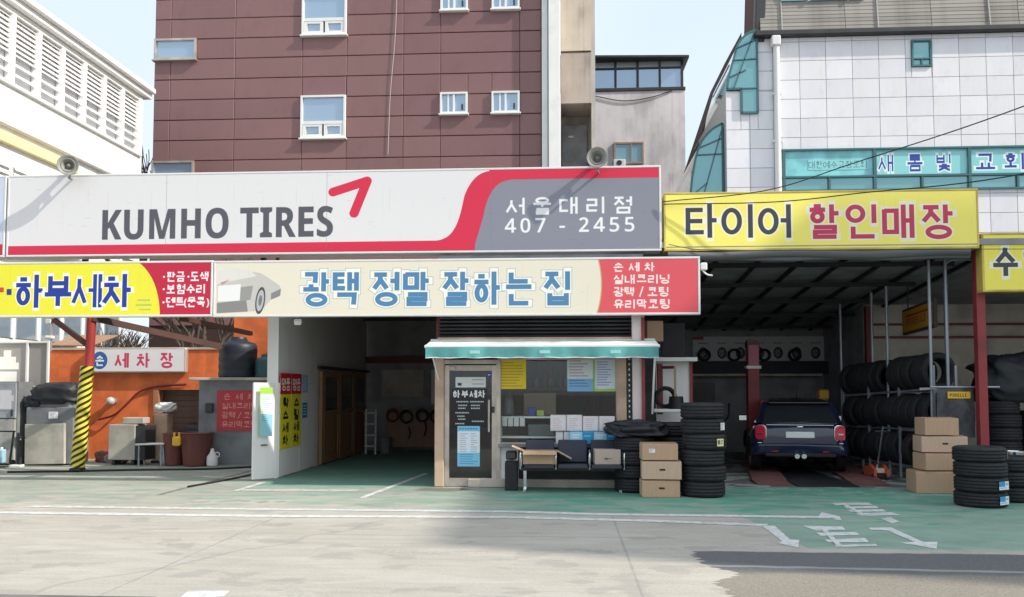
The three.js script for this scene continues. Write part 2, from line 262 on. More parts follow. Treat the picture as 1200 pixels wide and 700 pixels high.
// ================================================================ GROUND
function groundColour(x, z) {
  const n1 = fbm(x * 0.33 + 3, z * 0.5, 4), n2 = fbm(x * 1.7, z * 3.1 + 9, 3), n3 = simplex(x * 0.5 + 40, z * 7), gr = simplex(x * 31, z * 43) * 0.5 + simplex(x * 67, z * 71) * 0.5;
  const grit = LAT[((Math.round(x * 127) * 7919) ^ (Math.round(z * 131) * 104729)) & 65535] - 0.5;
  let k = 1 + 0.1 * n1 + 0.06 * n2 + 0.05 * n3 + 0.1 * gr + 0.16 * grit, c = [0.37 * k, 0.342 * k, 0.3 * k];
  const mix = (d, t) => { for (let i = 0; i < 3; i++) c[i] += (d[i] - c[i]) * t; };
  if (x < -5.2) mix([0.36 * k, 0.31 * k, 0.28 * k], 0.5 * sstep(-11.6, -12.6, z + 0.4 * n1));
  mix([0.24, 0.225, 0.21], 0.4 * sstep(0.26, 0.36, fbm(x * 0.8 + 11, z * 1.1, 6)));                   // oil and damp stains
  mix([0.46, 0.44, 0.4], 0.3 * sstep(0.22, 0.34, fbm(x * 0.5 - 21, z * 1.4 + 5, 6)));                // dried cement film
  const wob = 0.22 * n2 + 0.12 * gr;
  // asphalt strip of the street
  const ex = 1.3 + 0.16 * simplex(z * 1.3, 5) + 0.05 * simplex(z * 9, 2) + 0.12 * sstep(-8.4, -7.6, z) * sstep(-6.8, -7.5, z);
  const as = sstep(-0.012, 0.012, x - ex + 0.02 * gr) * sstep(0.03, -0.03, -8.62 - z + 0.03 * n2);
  const street = sstep(0.1, -0.1, -5.4 - z + wob);
  // green floor paint, worn by traffic
  const edge = x > 2.45 ? -8.82 : x > 2.2 ? -8.82 - (2.45 - x) / 0.25 * 2.3 : -11.12 - 0.5 * sstep(-0.5, -3, x);
  let g = sstep(0.12, -0.12, z - edge + wob * (x < -0.5 ? 1.4 : 0.25));
  const strong = sstep(-2.0, -0.3, x + 0.6 * n1), bay = x > -5.1 && x < -2.1 ? sstep(-13.4, -14.2, z + wob) : 0;
  const wear = sstep(-0.35, 0.3, fbm(x * 0.9 + 2, z * 1.9 - 8, 4) + 0.35 * gr * 0.4);
  g *= Math.max(strong * (0.86 + 0.14 * wear), bay * 0.8, (x > -5.2 ? 0.52 : 0.36) * (0.4 + 0.6 * wear)) ;
  const gt = 1 + 0.2 * n1 + 0.13 * n2 + 0.08 * gr;
  mix([0.085 * gt, 0.265 * gt, 0.19 * gt], g * (1 - 0.45 * sstep(-0.06, 0.1, (z + 12.1) * 0.3 + fbm(x * 0.9 + 31, z * 2.1, 5)) * (0.8 + 0.4 * grit)));
  mix([0.45, 0.5, 0.47], 0.5 * (strong > 0.5 && x > 2.2 ? sstep(-13.1, -13.5, z) * sstep(-14.4, -14.0, z) : 0) * sstep(0.1, 0.4, fbm(x * 2.2, z * 5, 4)));   // scuffed chalky patches
  if (x > 1.6 && z < -14.25) { mix([0.36 * k, 0.35 * k, 0.33 * k], 0.85); mix([0.1, 0.095, 0.09], 0.85 * sstep(-0.12, -0.02, fbm(x * 1.3 + 5, z * 1.3, 6))); }   // bare oily garage floor, its dark patches also painting in the shade inside
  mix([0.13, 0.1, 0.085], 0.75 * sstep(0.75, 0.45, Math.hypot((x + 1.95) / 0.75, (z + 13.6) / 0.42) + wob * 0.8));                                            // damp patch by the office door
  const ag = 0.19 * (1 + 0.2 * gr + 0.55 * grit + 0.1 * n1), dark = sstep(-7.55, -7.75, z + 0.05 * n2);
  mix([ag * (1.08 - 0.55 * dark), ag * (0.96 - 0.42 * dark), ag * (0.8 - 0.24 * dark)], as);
  mix([0.3, 0.3, 0.3], 0.7 * as * sstep(0.06, 0.02, Math.abs(z + 7.85 - 0.05 * (x - 3) + 0.03 * n2)));
  mix([ag, ag * 0.96, ag * 0.88], street * 0.9);
  // broken concrete joint and cracks
  const cr = Math.abs(z + 12.0 - 0.12 * simplex(x * 1.1, 2) + (x + 4.6) * 0.06);
  if (x > -5.3 && x < -3.9) { mix([0.1, 0.085, 0.07], 0.8 * sstep(0.07, 0.03, cr + 0.09 * simplex(x * 4, 7))); mix([0.5, 0.46, 0.42], 0.4 * sstep(0.3, 0.1, cr + 0.1 * n2)); }
  mix([0.22, 0.16, 0.13], 0.7 * sstep(0.03, 0.008, Math.abs(z + 12.62 + 0.05 * simplex(x * 0.6, 4))) * (x < -4.2 ? 1 : 0));
  mix([0.13, 0.1, 0.085], 0.8 * sstep(0.06, 0.03, Math.abs(x + 6.12 + 0.02 * n2)) * sstep(-12.5, -12.7, z));
  const cr2 = Math.abs(x + 2.6 + (z + 9.5) * 0.55 + 0.16 * simplex(z * 0.9, 3));
  mix([0.24, 0.22, 0.21], 0.45 * sstep(0.05, 0.01, cr2) * (z > -10.4 ? 1 : 0));
  for (const [cx, cz, r] of [[-1.5, -19, 9.2], [-1.5, -19, 10.6], [7.5, -17.5, 7.6], [7.5, -17.5, 6.2], [-9, -2, 6.9], [-9, -2, 8.3]]) { const q = Math.abs(Math.hypot(x - cx, z - cz) - r); mix([0.17, 0.165, 0.16], 0.22 * sstep(0.11, 0.07, q + 0.03 * gr) * sstep(-0.1, 0.25, fbm(x * 0.7 + r, z * 0.7, 3)) * (0.6 + 0.4 * Math.sign(simplex(x * 14, z * 14)))); }   // tyre marks
  const jx = Math.abs(((x + 60.3) % 4.2) - 2.1), jz = Math.abs(z + 9.35 + 0.02 * n2); if (z > -11 && x < 1.2) mix([0.2, 0.185, 0.17], 0.55 * Math.max(sstep(0.014, 0.006, jx + 0.006 * n2), sstep(0.02, 0.008, jz)));   // slab joints
  const hose = Math.abs(x - 0.55 - 0.1 * simplex(z * 2, 1)); mix([0.25, 0.235, 0.22], 0.4 * sstep(0.16, 0.05, hose + 0.08 * n2) * sstep(-8.0, -7.4, z));
  return c;
}
function groundSheet(name, x0, x1, z0, z1, w, h) {
  const d = new Uint8Array(w * h * 4), en = (v) => 255 * (v <= 0.0031308 ? v * 12.92 : 1.055 * Math.pow(v, 1 / 2.4) - 0.055);
  for (let j = 0; j < h; j++) for (let i = 0; i < w; i++) { const c = groundColour(x0 + (x1 - x0) * (i + 0.5) / w, z0 + (z1 - z0) * (j + 0.5) / h), o = (j * w + i) * 4; for (let q = 0; q < 3; q++) d[o + q] = en(clamp(c[q], 0.01, 0.9)); d[o + 3] = 255; }
  const t = new THREE.DataTexture(d, w, h); t.colorSpace = THREE.SRGBColorSpace; t.magFilter = THREE.LinearFilter; t.minFilter = THREE.LinearMipmapLinearFilter; t.generateMipmaps = true; t.needsUpdate = true;
  const g = new THREE.BufferGeometry();
  g.setAttribute('position', new THREE.Float32BufferAttribute([x0, 0, z0, x1, 0, z0, x1, 0, z1, x0, 0, z1], 3)); g.setAttribute('normal', new THREE.Float32BufferAttribute([0, 1, 0, 0, 1, 0, 0, 1, 0, 0, 1, 0], 3));
  g.setAttribute('uv', new THREE.Float32BufferAttribute([0, 0, 1, 0, 1, 1, 0, 1], 2)); g.setIndex([0, 2, 1, 0, 3, 2]);
  const bm = T_FINE.clone(); bm.repeat.set((x1 - x0) * 1.5, Math.abs(z1 - z0) * 1.5); bm.needsUpdate = true;
  return struct(name, g, mat([1, 1, 1], 0.88, { map: t, bump: bm, bumpScale: 0.004 }));
}
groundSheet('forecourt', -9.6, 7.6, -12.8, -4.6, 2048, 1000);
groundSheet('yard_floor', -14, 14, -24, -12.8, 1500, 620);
struct('ground', new THREE.PlaneGeometry(500, 500).rotateX(-Math.PI / 2), mat([0.2, 0.195, 0.185], 0.95, { map: rep(T_MOT, 120) }), [0, -0.012, -60]);
{
  const paint = mat([0.62, 0.63, 0.62], 0.7, { map: rep(T_MOT, 2.2) }), mk = (pts) => struct('painted_marking', metricUV(flat(pts, 0.004)), paint);
  const strip = (pts, w) => { const a = [], b = []; pts.forEach(([x, z], i) => { const [px, pz] = pts[Math.max(0, i - 1)], [qx, qz] = pts[Math.min(pts.length - 1, i + 1)], l = Math.hypot(qx - px, qz - pz), nx = -(qz - pz) / l * w / 2, nz = (qx - px) / l * w / 2; a.push([x + nx, z + nz]); b.unshift([x - nx, z - nz]); }); mk([...a, ...b]); };
  strip([[-7.27, -11.29], [-4.1, -11.23], [-0.69, -11.2], [0.42, -11.04], [3.3, -10.94]], 0.17);
  strip([[-9.4, -10.78], [-7.3, -10.72], [-3.88, -10.63], [-0.66, -10.72], [1.01, -10.52], [2.38, -10.28]], 0.18);
  strip([[-2.97, -12.46], [-2.61, -16.16]], 0.1); strip([[-5.15, -13.3], [-3.25, -13.39]], 0.14); strip([[-5.15, -13.16], [-5.14, -14.5]], 0.09);
  for (const q of [
    [[3.74, -12.31], [4.27, -12.37], [4.23, -12.13], [3.72, -12.07]], [[3.77, -11.91], [4.25, -12.05], [4.21, -11.82], [3.76, -11.74]], [[3.73, -11.63], [4.22, -11.72], [4.19, -11.5], [3.72, -11.45]],
    [[3.72, -11.32], [4.23, -11.43], [4.25, -11.2], [3.73, -11.08]], [[3.89, -10.87], [4.05, -11.0], [4.03, -10.63], [3.89, -10.52]], [[2.77, -10.26], [3.22, -10.22], [3.18, -9.98], [2.83, -9.9]],
    [[2.79, -9.77], [3.25, -9.85], [3.23, -9.66], [2.78, -9.56]], [[2.75, -9.33], [3.22, -9.48], [3.17, -9.21], [2.75, -9.18]], [[2.75, -9.02], [3.2, -9.1], [3.18, -8.98], [2.74, -8.91]],
    [[3.5, -10.16], [3.76, -10.18], [3.74, -9.24], [3.89, -9.27], [3.71, -8.86], [3.48, -9.19], [3.65, -9.25], [3.64, -9.97], [3.46, -10.0]],
    [[2.3, -10.24], [2.45, -10.24], [2.39, -9.33], [2.48, -9.3], [2.35, -8.85], [2.2, -9.08], [2.28, -9.2]], [[3.18, -11.02], [3.33, -11.4], [3.44, -11.03], [3.37, -10.71], [3.31, -10.74], [3.3, -11.03]],
    [[-2.94, -6.45], [-2.98, -6.68], [-2.65, -6.7], [-2.62, -6.51]]]) mk(q);
  const link = (q) => struct('painted_marking', metricUV(flat(q, 0.0075)), paint);
  for (const q of [[[2.93, -10.14], [2.99, -10.16], [2.82, -8.96], [2.76, -8.94]], [[3.83, -12.28], [3.9, -12.3], [3.82, -11.16], [3.75, -11.12]]]) link(q);
  struct('kerb', rb(4.4, 0.1, 0.14, 0.02), mat([0.16, 0.15, 0.14], 0.9, { map: T_MOT }), [-5.3, -0.03, -6.36]);
}

// ================================================================ LOUVRED BUILDING at the west side: its long wall runs away from the street
{
  const t = thing('louvred_building', 'white building with long rows of louvred windows and a yellow band', 'building', [-12, 0, -23.3]);
  const X = -12;
  part(t, 'wall', bx(7, 3.4, 10.3), M.whiteWall, X - 3.5, 6.5, -18.15); part(t, 'ground_floor_wall', bx(6.5, 4.8, 6.4), M.whiteWall, X - 3.7, 2.4, -20.1);
  part(t, 'upper_wall', bx(6.7, 1.72, 10.1), mat([0.78, 0.79, 0.81], 0.4), X - 3.53, 9.06, -18.15);
  part(t, 'lintel', bx(0.3, 0.12, 10.3), M.whiteWall, X - 0.15, 9.86, -18.15);
  const rf = part(t, 'roof', rb(7.5, 0.28, 10.7, 0.04), M.whiteWall, X - 3.6, 10.07, -18.2);
  part(rf, 'gutter', rb(0.14, 0.16, 10.7, 0.04), M.white, X + 0.2, 10.16, -18.2);
  part(t, 'moulding', rb(0.14, 0.12, 10.3, 0.02), M.white, X + 0.07, 7.3, -18.15);
  part(t, 'yellow_band', rb(0.12, 0.24, 7.0, 0.02), mat([0.86, 0.74, 0.38], 0.6, { map: T_SOFT }), X + 0.06, 6.98, -16.5);
  const slatG = (a) => bx(0.82, 0.016, 0.12).clone().rotateX(a), slatUp = slatG(1.0), slatDn = slatG(0.9), slatLo = slatG(1.0), sill = rb(0.12, 0.08, 0.94, 0.02);
  for (let b = 0; b < 11; b++) { // bays along the wall
    const z = -22.72 + b * 0.93;
    part(t, 'pilaster', rb(0.18, 1.66, 0.12, 0.015), M.louvre, X - 0.08, 9.0, z - 0.465);
    for (let k = 0; k < 14; k++) { const up = k > 6; if (!up && k % 2) continue; part(t, 'slat', up ? slatUp : slatDn, M.louvre, X - 0.1, 8.3 + k * 0.113, z, 0, Math.PI / 2, 0); }
    part(t, 'sill', sill, M.white, X + 0.02, 8.2, z);
    // lower row
    part(t, 'lower_pane', bx(0.02, 1.6, 0.8), M.louvre, X + 0.012, 5.8, z);
    for (let k = 0; k < 9; k++) part(t, 'lower_slat', slatLo, M.louvre, X + 0.07, 5.2 + k * 0.15, z, 0, Math.PI / 2, 0);
    // ground-floor glazing
    if (z > -17.2) continue;
    part(t, 'window_frame', bx(0.05, 0.9, 0.12), M.white, X - 0.425, 3.2, z - 0.4);
    part(t, 'window_pane', bx(0.03, 0.9, 0.72), M.glassBlue, X - 0.435, 3.2, z + 0.02);
  }
  part(t, 'corner_post', rb(0.24, 1.7, 0.2, 0.02), M.louvre, X - 0.1, 9.05, -23.2);
}

// ================================================================ BROWN PANELLED BUILDING
{
  const Z = -26, t = thing('brown_building', 'tall building clad in brown metal panels behind the long white sign', 'building', [-6.8, 0, Z]);
  part(t, 'wall', bx(12.38, 18, 10), M.joint, -6.85, 9, Z - 5.03);
  const xs = [-13.02, -12.5, -10.4, -8.22, -6.8, -5.0, -3.83, -1.35, -0.68], H = 0.655, y0 = 3.57;
  const wins = [[-8.24, 9.45, -6.81, 10.81, 'casement'], [-8.24, 12.75, -6.81, 14.12, 'casement'], [-13.02, 12.07, -11.65, 12.75, 'strip'], [-13.02, 8.12, -11.65, 8.8, 'strip'], [-3.83, 10.14, -2.97, 10.82, 'slider'], [-2.22, 10.14, -1.35, 10.82, 'slider'], [-3.83, 13.43, -2.97, 14.12, 'slider'], [-2.22, 13.43, -1.35, 14.12, 'slider']];
  for (let r = 0; r < 21; r++) for (let c = 0; c < xs.length - 1; c++) { // panels, cut where a window stands
    const a0 = xs[c], a1 = xs[c + 1], b0 = y0 + r * H, b1 = b0 + H, m = M.brown[Math.floor(rnd(0, 4))];
    let pieces = [[a0, b0, a1, b1]];
    for (const [wx0, wy0, wx1, wy1] of wins) pieces = pieces.flatMap(([p0, q0, p1, q1]) => {
      if (wx1 <= p0 + 0.03 || wx0 >= p1 - 0.03 || wy1 <= q0 + 0.03 || wy0 >= q1 - 0.03) return [[p0, q0, p1, q1]];
      const out = [], x0 = Math.max(p0, wx0), x1 = Math.min(p1, wx1);
      if (wx0 > p0 + 0.05) out.push([p0, q0, wx0, q1]); if (wx1 < p1 - 0.05) out.push([wx1, q0, p1, q1]);
      if (wy0 > q0 + 0.05) out.push([x0, q0, x1, wy0]); if (wy1 < q1 - 0.05) out.push([x0, wy1, x1, q1]);
      return out;
    });
    for (const [p0, q0, p1, q1] of pieces) part(t, 'panel', slab(p1 - p0 - 0.012, q1 - q0 - 0.024, 0.045, 0.012, r * 7 % 5 + c), m, (p0 + p1) / 2, (q0 + q1) / 2, Z - 0.03, rnd(-0.004, 0.004), rnd(-0.003, 0.003));
  }
  for (const [x0, yb, x1, yt, kind] of wins) {
    const w = x1 - x0, h = yt - yb, cx = (x0 + x1) / 2, cy = (yb + yt) / 2, f = 0.06, zf = Z + 0.04;
    const fr = part(t, 'window', merge([moved(bx(w, f, 0.12), 0, h / 2 - f / 2, 0), moved(bx(w, f, 0.12), 0, -h / 2 + f / 2, 0), moved(bx(f, h - 2 * f, 0.12), -w / 2 + f / 2, 0, 0), moved(bx(f, h - 2 * f, 0.12), w / 2 - f / 2, 0, 0)]), kind === 'strip' ? M.alu : M.white, cx, cy, zf);
    part(fr, 'sill', rb(w + 0.08, 0.05, 0.2, 0.01), kind === 'strip' ? M.alu : M.white, cx, yb - 0.027, zf + 0.02);
    const pane = (a, b, c, d) => part(fr, 'pane', bx(c - a, d - b, 0.02), M.glassBlue, (a + c) / 2, (b + d) / 2, zf - 0.03);
    if (kind === 'casement') {
      const m = yb + h * 0.36; pane(x0 + f, m + 0.05, x1 - f, yt - f); pane(x0 + 0.16, yb + 0.16, cx - 0.1, m - 0.12); pane(cx + 0.1, yb + 0.16, x1 - 0.16, m - 0.12);
      part(fr, 'transom', bx(w - 2 * f, 0.1, 0.09), M.white, cx, m, zf);
      for (const s of [-1, 1]) { const sx = cx + s * w * 0.235, sw = w * 0.47 - f; part(fr, 'sash', merge([moved(bx(sw, 0.1, 0.07), 0, 0.17, 0), moved(bx(sw, 0.1, 0.07), 0, -0.17, 0), moved(bx(0.1, 0.24, 0.07), sw / 2 - 0.05, 0, 0), moved(bx(0.1, 0.24, 0.07), -sw / 2 + 0.05, 0, 0)]), M.white, sx, (yb + f + m - 0.05) / 2, zf); }
    } else if (kind === 'slider') {
      pane(x0 + f, yb + f, cx - 0.03, yt - f); pane(cx + 0.03, yb + f, x1 - f, yt - f); part(fr, 'mullion', bx(0.06, h - 2 * f, 0.09), M.white, cx, cy, zf);
      part(fr, 'sash', bx(0.05, h - 2 * f, 0.07), M.white, cx - w * 0.2, cy, zf - 0.005); part(fr, 'handle', bx(0.05, 0.16, 0.05), M.darkMetal, cx + w * 0.3, cy - 0.12, zf + 0.01);
    } else { pane(x0 + f, yb + f, x1 - f, yt - f); }
  }
  // white end strips and the open stair recess on the right
  part(t, 'pilaster', rb(0.18, 18, 0.34, 0.015), M.white, -0.57, 9, Z + 0.02); part(t, 'pilaster', rb(0.36, 18, 0.5, 0.015), M.whiteWall, -0.27, 9, Z + 0.1);
  part(t, 'joint_strip', bx(0.03, 18, 0.2), M.bronze, -0.465, 9, Z + 0.05);
  part(t, 'recess_back', bx(0.96, 18, 0.2), M.beige, 0.4, 9, Z - 1.6); part(t, 'side_wall', bx(0.12, 18, 3.4), mat([0.55, 0.5, 0.45], 0.8, { map: T_STREAK }), 0.93, 9, Z - 1.8);
  part(t, 'balcony', bx(0.94, 1.6, 1.3), mat([0.48, 0.4, 0.34], 0.85, { map: T_STREAK }), 0.4, 11.25, Z - 0.75); part(t, 'balcony', bx(0.94, 2.2, 1.3), mat([0.62, 0.52, 0.42], 0.85, { map: T_STREAK }), 0.4, 13.2, Z - 0.72);
  part(t, 'door', bx(0.8, 1.9, 0.1), M.darkWall, 0.36, 9.2, Z - 1.4); part(t, 'lamp', rb(0.18, 0.07, 0.06, 0.02), M.white, 0.25, 9.75, Z - 1.3);
  part(t, 'cable', tube([[-5.2, 14.5, Z + 0.05], [-5.26, 12.6, Z + 0.06], [-5.4, 10.8, Z + 0.05], [-5.46, 8.9, Z + 0.05]], 0.012, 30, 5), mat([0.45, 0.38, 0.36], 0.7));
}
{ // ------------------------------------------------ grey concrete building
  const Z = -36, t = thing('concrete_building', 'streaked grey concrete building with a glazed rooftop room', 'building', [3, 0, Z]);
  part(t, 'wall', bx(6.1, 14.3, 9), M.stainConc, 2.1, 7.15, Z - 4.5);
  part(t, 'parapet', rb(6.16, 0.14, 0.5, 0.02), M.darkMetal, 2.1, 14.35, Z - 0.2);
  for (let i = 0; i < 5; i++) { const x = 5.05 - i * 0.94; part(t, 'post', bx(i % 2 ? 0.06 : 0.1, 1.25, 0.1), M.darkMetal, x, 15.03, Z - 0.06); if (i < 4) { const p = part(t, 'pane', bx(0.84, 0.78, 0.03), M.glassBlue, x - 0.47, 14.85, Z - 0.09); part(p, 'upper_pane', bx(0.84, 0.24, 0.03), mat([0.45, 0.5, 0.55], 0.15), x - 0.47, 15.45, Z - 0.09); part(t, 'rail', bx(0.88, 0.07, 0.08), M.darkMetal, x - 0.47, 15.29, Z - 0.06); } }
  part(t, 'back_wall', bx(3.9, 1.3, 0.1), M.conc, 3.1, 15.0, Z - 3.5);
  part(t, 'roof', rb(6.3, 0.12, 4.2, 0.03), M.darkMetal, 2.15, 15.72, Z - 1.7, 0.03, 0, -0.02);
  const w = part(t, 'window', merge([moved(bx(1.25, 0.07, 0.1), 0, 0.43, 0), moved(bx(1.25, 0.07, 0.1), 0, -0.43, 0), moved(bx(0.07, 0.8, 0.1), -0.59, 0, 0), moved(bx(0.07, 0.8, 0.1), 0.59, 0, 0), moved(bx(0.05, 0.8, 0.09), 0.1, 0, 0)]), M.bronze, 2.77, 11.6, Z + 0.03);
  part(w, 'pane', bx(1.14, 0.8, 0.03), mat([0.12, 0.3, 0.38], 0.1, { ior: 1.8, clearcoat: 1 }), 2.77, 11.6, Z + 0.005);
  const ac = part(t, 'air_conditioner', rb(0.5, 0.3, 0.3, 0.03), M.white, 2.35, 11.12, Z + 0.15); part(ac, 'grille', cyl(0.11, 0.11, 0.02), M.darkMetal, 2.35, 11.12, Z + 0.305, Math.PI / 2);
  part(t, 'cable', tube([[1.3, 14.1, Z + 0.04], [2.6, 13.85, Z + 0.05], [3.8, 14.0, Z + 0.05], [4.6, 14.25, Z + 0.04]], 0.02, 24, 5), M.wire);
}
{ // ------------------------------------------------ white tiled building with curved glass bays
  const Z = -25, t = thing('tiled_building', 'white tiled building with a brown shingled roof and curved teal glass bays', 'building', [9, 0, Z]);
  part(t, 'wall', bx(9.4, 12, 8), M.joint2, 10.85, 6, Z - 4.03); part(t, 'side_wall', bx(1.38, 10.36, 6), M.joint2, 5.46, 5.18, Z - 3.06);
  const holes = [[6.37, 7.33, 20, 8.56], [10.1, 10.94, 10.67, 11.73], [5.2, 9.66, 5.7, 10.4]];
  const tiles = (xa, xb, ya, yb, w, h, z) => { for (let x = xa; x < xb - 0.02; x += w) for (let y = ya; y < yb - 0.02; y += h) { let ps = [[x, y, Math.min(x + w, xb), Math.min(y + h, yb)]];
    for (const [a0, b0, a1, b1] of holes) ps = ps.flatMap(([p0, q0, p1, q1]) => { if (a1 <= p0 + 0.02 || a0 >= p1 - 0.02 || b1 <= q0 + 0.02 || b0 >= q1 - 0.02) return [[p0, q0, p1, q1]]; const o = [], u = Math.max(p0, a0), v = Math.min(p1, a1); if (a0 > p0 + 0.03) o.push([p0, q0, a0, q1]); if (a1 < p1 - 0.03) o.push([a1, q0, p1, q1]); if (b0 > q0 + 0.03) o.push([u, q0, v, b0]); if (b1 < q1 - 0.03) o.push([u, b1, v, q1]); return o; });
    for (const [p0, q0, p1, q1] of ps) part(t, 'tile', slab(p1 - p0 - 0.012, q1 - q0 - 0.012, 0.04, 0.006, Math.floor(rnd(0, 7))), M.tile[Math.floor(rnd(0, 4))], (p0 + p1) / 2, (q0 + q1) / 2, z, rnd(-0.003, 0.003), rnd(-0.003, 0.003)); } };
  tiles(6.15, 15.3, 5.5, 11.9, 0.757, 0.57, Z - 0.03); tiles(4.77, 6.15, 5.2, 10.36, 0.69, 0.57, Z - 0.06); tiles(5.72, 6.15, 10.36, 11.9, 0.43, 0.57, Z - 0.06); part(t, 'side_wall', bx(0.46, 1.54, 3), M.joint2, 5.92, 11.13, Z - 1.57);
  // roof: courses of shingles on a steep slope
  part(t, 'eave', rb(10.2, 0.16, 0.3, 0.03), M.darkMetal, 10.7, 11.98, Z + 0.08);
  part(t, 'roof', poly([[5.7, 12.0], [5.95, 16], [16, 16], [16, 12]], 0.2), M.joint, 0, 0, Z - 0.5, -0.12);
  for (let k = 0; k < 17; k++) for (let j = 0; j < 4; j++) part(t, 'shingle_course', slab(2.44, 0.125, 0.03, 0.008), M.shingle[(k * 2 + j + Math.floor(rnd(0, 2))) % 3], 7.0 + j * 2.45, 12.14 + k * 0.118, Z + 0.06 - k * 0.014, -0.2);
  for (const x of [6.9, 8.05]) part(t, 'roof_window_frame', bx(0.06, 0.9, 0.14), M.white, x + 0.3, 13.42, Z + 0.02);
  part(t, 'roof_window', bx(1.6, 0.9, 0.06), M.glassTeal, 8.0, 13.44, Z + 0.02); part(t, 'roof_window', bx(0.7, 0.9, 0.06), M.glassTeal, 6.75, 13.44, Z + 0.02);
  for (const x of [6.4, 9.15, 12.3]) part(t, 'lightning_cable', bar([x, 12, Z + 0.14], [x, 14.2, Z - 0.14], 0.03), M.conc);
  // rain pipe
  const rp = part(t, 'rain_pipe', cyl(0.09, 0.09, 6.2, 14), M.white, 6.22, 8.6, Z + 0.12); part(rp, 'hopper', rb(0.26, 0.3, 0.24, 0.04), M.white, 6.2, 11.75, Z + 0.13);
  for (const y of [10.2, 8.8]) part(rp, 'bracket', bx(0.26, 0.05, 0.12), M.white, 6.22, y, Z + 0.09);
  // small window
  const w = part(t, 'window', merge([moved(bx(0.57, 0.05, 0.1), 0, 0.37, 0), moved(bx(0.57, 0.05, 0.1), 0, -0.37, 0), moved(bx(0.05, 0.69, 0.1), -0.26, 0, 0), moved(bx(0.05, 0.69, 0.1), 0.26, 0, 0), moved(bx(0.47, 0.04, 0.09), 0, -0.16, 0), moved(bx(0.04, 0.16, 0.09), 0, -0.26, 0)]), M.tealFrame, 10.385, 11.335, Z + 0.01);
  part(w, 'pane', bx(0.5, 0.72, 0.03), M.glassTeal, 10.385, 11.335, Z - 0.01);
  // teal glass band and its lettering strip
  for (const [a, b] of [[6.4, 8.98], [8.98, 11.64], [11.64, 14.3]]) {
    const p = part(t, 'glass_band', bx(b - a - 0.08, 0.76, 0.04), M.bandTeal, (a + b) / 2, 8.14, Z - 0.01);
    for (const k of [0, 1]) part(p, 'lower_pane', bx((b - a) / 2 - 0.08, 0.36, 0.04), M.glassTeal, a + (b - a) * (0.25 + 0.5 * k), 7.54, Z - 0.01);
    part(t, 'mullion', bx(0.08, 1.16, 0.12), M.tealFrame, a, 7.94, Z + 0.02); part(t, 'mullion', bx(0.06, 0.36, 0.11), M.tealFrame, (a + b) / 2, 7.54, Z + 0.02);
  }
  for (const y of [8.54, 7.74, 7.34]) part(t, 'rail', bx(8.1, 0.05, 0.13), M.tealFrame, 10.38, y, Z + 0.022);
  // lettering on the band
  const lm = (txt, w, h, col, edge, wt) => { const g = 2048 / w | 0; return print(1024, 160, (c, W, H) => { c.fillStyle = '#8ed2d6'; c.fillRect(0, 0, W, H); hangul(c, txt, W * 0.02, H * 0.14, H * 0.7 * wt.s, H * 0.72, (W * 0.97) / txt.length, wt.w, col, edge); }, { grime: 0.2, rough: 0.3 }); };
  part(t, 'lettering', face(2.5, 0.66), lm('새롬빛', 2.5, 0.6, '#2b46a0', [['#e6f2f4', 9]], { s: 1.6, w: 17 }), 10.3, 8.12, Z + 0.016);
  part(t, 'lettering', face(1.62, 0.66), print(640, 260, (c, W, H) => { c.fillStyle = '#8ed2d6'; c.fillRect(0, 0, W, H); hangul(c, '교회', W * 0.07, H * 0.14, W * 0.34, H * 0.72, W * 0.5, 27, '#2b46a0', [['#e6f2f4', 14]]); }, { grime: 0.2, rough: 0.3 }), 12.52, 8.12, Z + 0.016);
  part(t, 'lettering', face(1.7, 0.3), print(768, 136, (c, W, H) => { c.fillStyle = '#8ed2d6'; c.fillRect(0, 0, W, H); hangul(c, '대한예수교장로회', 6, 18, 84, 96, 95, 8, '#4d6f7c'); }, { grime: 0.1, rough: 0.3 }), 7.95, 8.1, Z + 0.016);
  // curved glass bays
  const bay = (pts0, ribs, z0, dep, n0) => {
    const curve = new THREE.CatmullRomCurve3(pts0.slice(n0).map(([x, y]) => new THREE.Vector3(x, y, 0))).getPoints(18).map((p) => [p.x, p.y]), pts = [...pts0.slice(0, n0), ...curve];
    const g = part(t, 'glass_bay', poly(pts, dep), M.glassTeal, 0, 0, z0 - dep);
    for (let i = 0; i < pts.length; i++) { const a = pts[i], b = pts[(i + 1) % pts.length]; part(g, 'frame_bar', bar([a[0], a[1], z0], [b[0], b[1], z0], 0.05, 0.06), M.tealFrame); }
    for (const [a, b] of ribs) part(g, 'rib', bar([a[0], a[1], z0 + 0.02], [b[0], b[1], z0 + 0.02], 0.03, 0.035), M.tealFrame);
  };
  bay([[3.72, 7.0], [4.72, 7.0], [4.72, 9.5], [4.42, 9.32], [4.12, 8.98], [3.95, 8.55], [3.82, 7.9]], [[[3.93, 8.55], [4.72, 8.57]], [[4.05, 7.0], [4.7, 9.3]], [[4.0, 8.75], [4.72, 9.05]], [[3.76, 7.3], [4.25, 7.7]]], Z - 0.35, 5, 2);
  bay([[4.8, 10.4], [5.22, 10.4], [5.22, 9.68], [5.68, 9.68], [5.68, 12.15], [5.42, 12.05], [5.15, 11.75], [5.0, 11.28], [4.86, 10.8]], [[[4.98, 11.25], [5.68, 11.28]], [[5.0, 10.42], [5.62, 12.1]], [[5.22, 10.4], [5.68, 10.4]], [[5.08, 11.6], [5.66, 11.85]], [[4.9, 10.75], [5.35, 10.95]]], Z + 0.03, 4, 4);
  part(t, 'gable_wall', poly([[3.66, 7.0], [5.7, 13.1], [6.3, 14.2], [6.3, 7.0]], 3), M.joint, 0, 0, Z - 8);
  part(t, 'corner_post', rb(0.3, 3.6, 0.3, 0.03), M.darkMetal, 5.85, 13.6, Z - 0.1, 0, 0, -0.05);
}
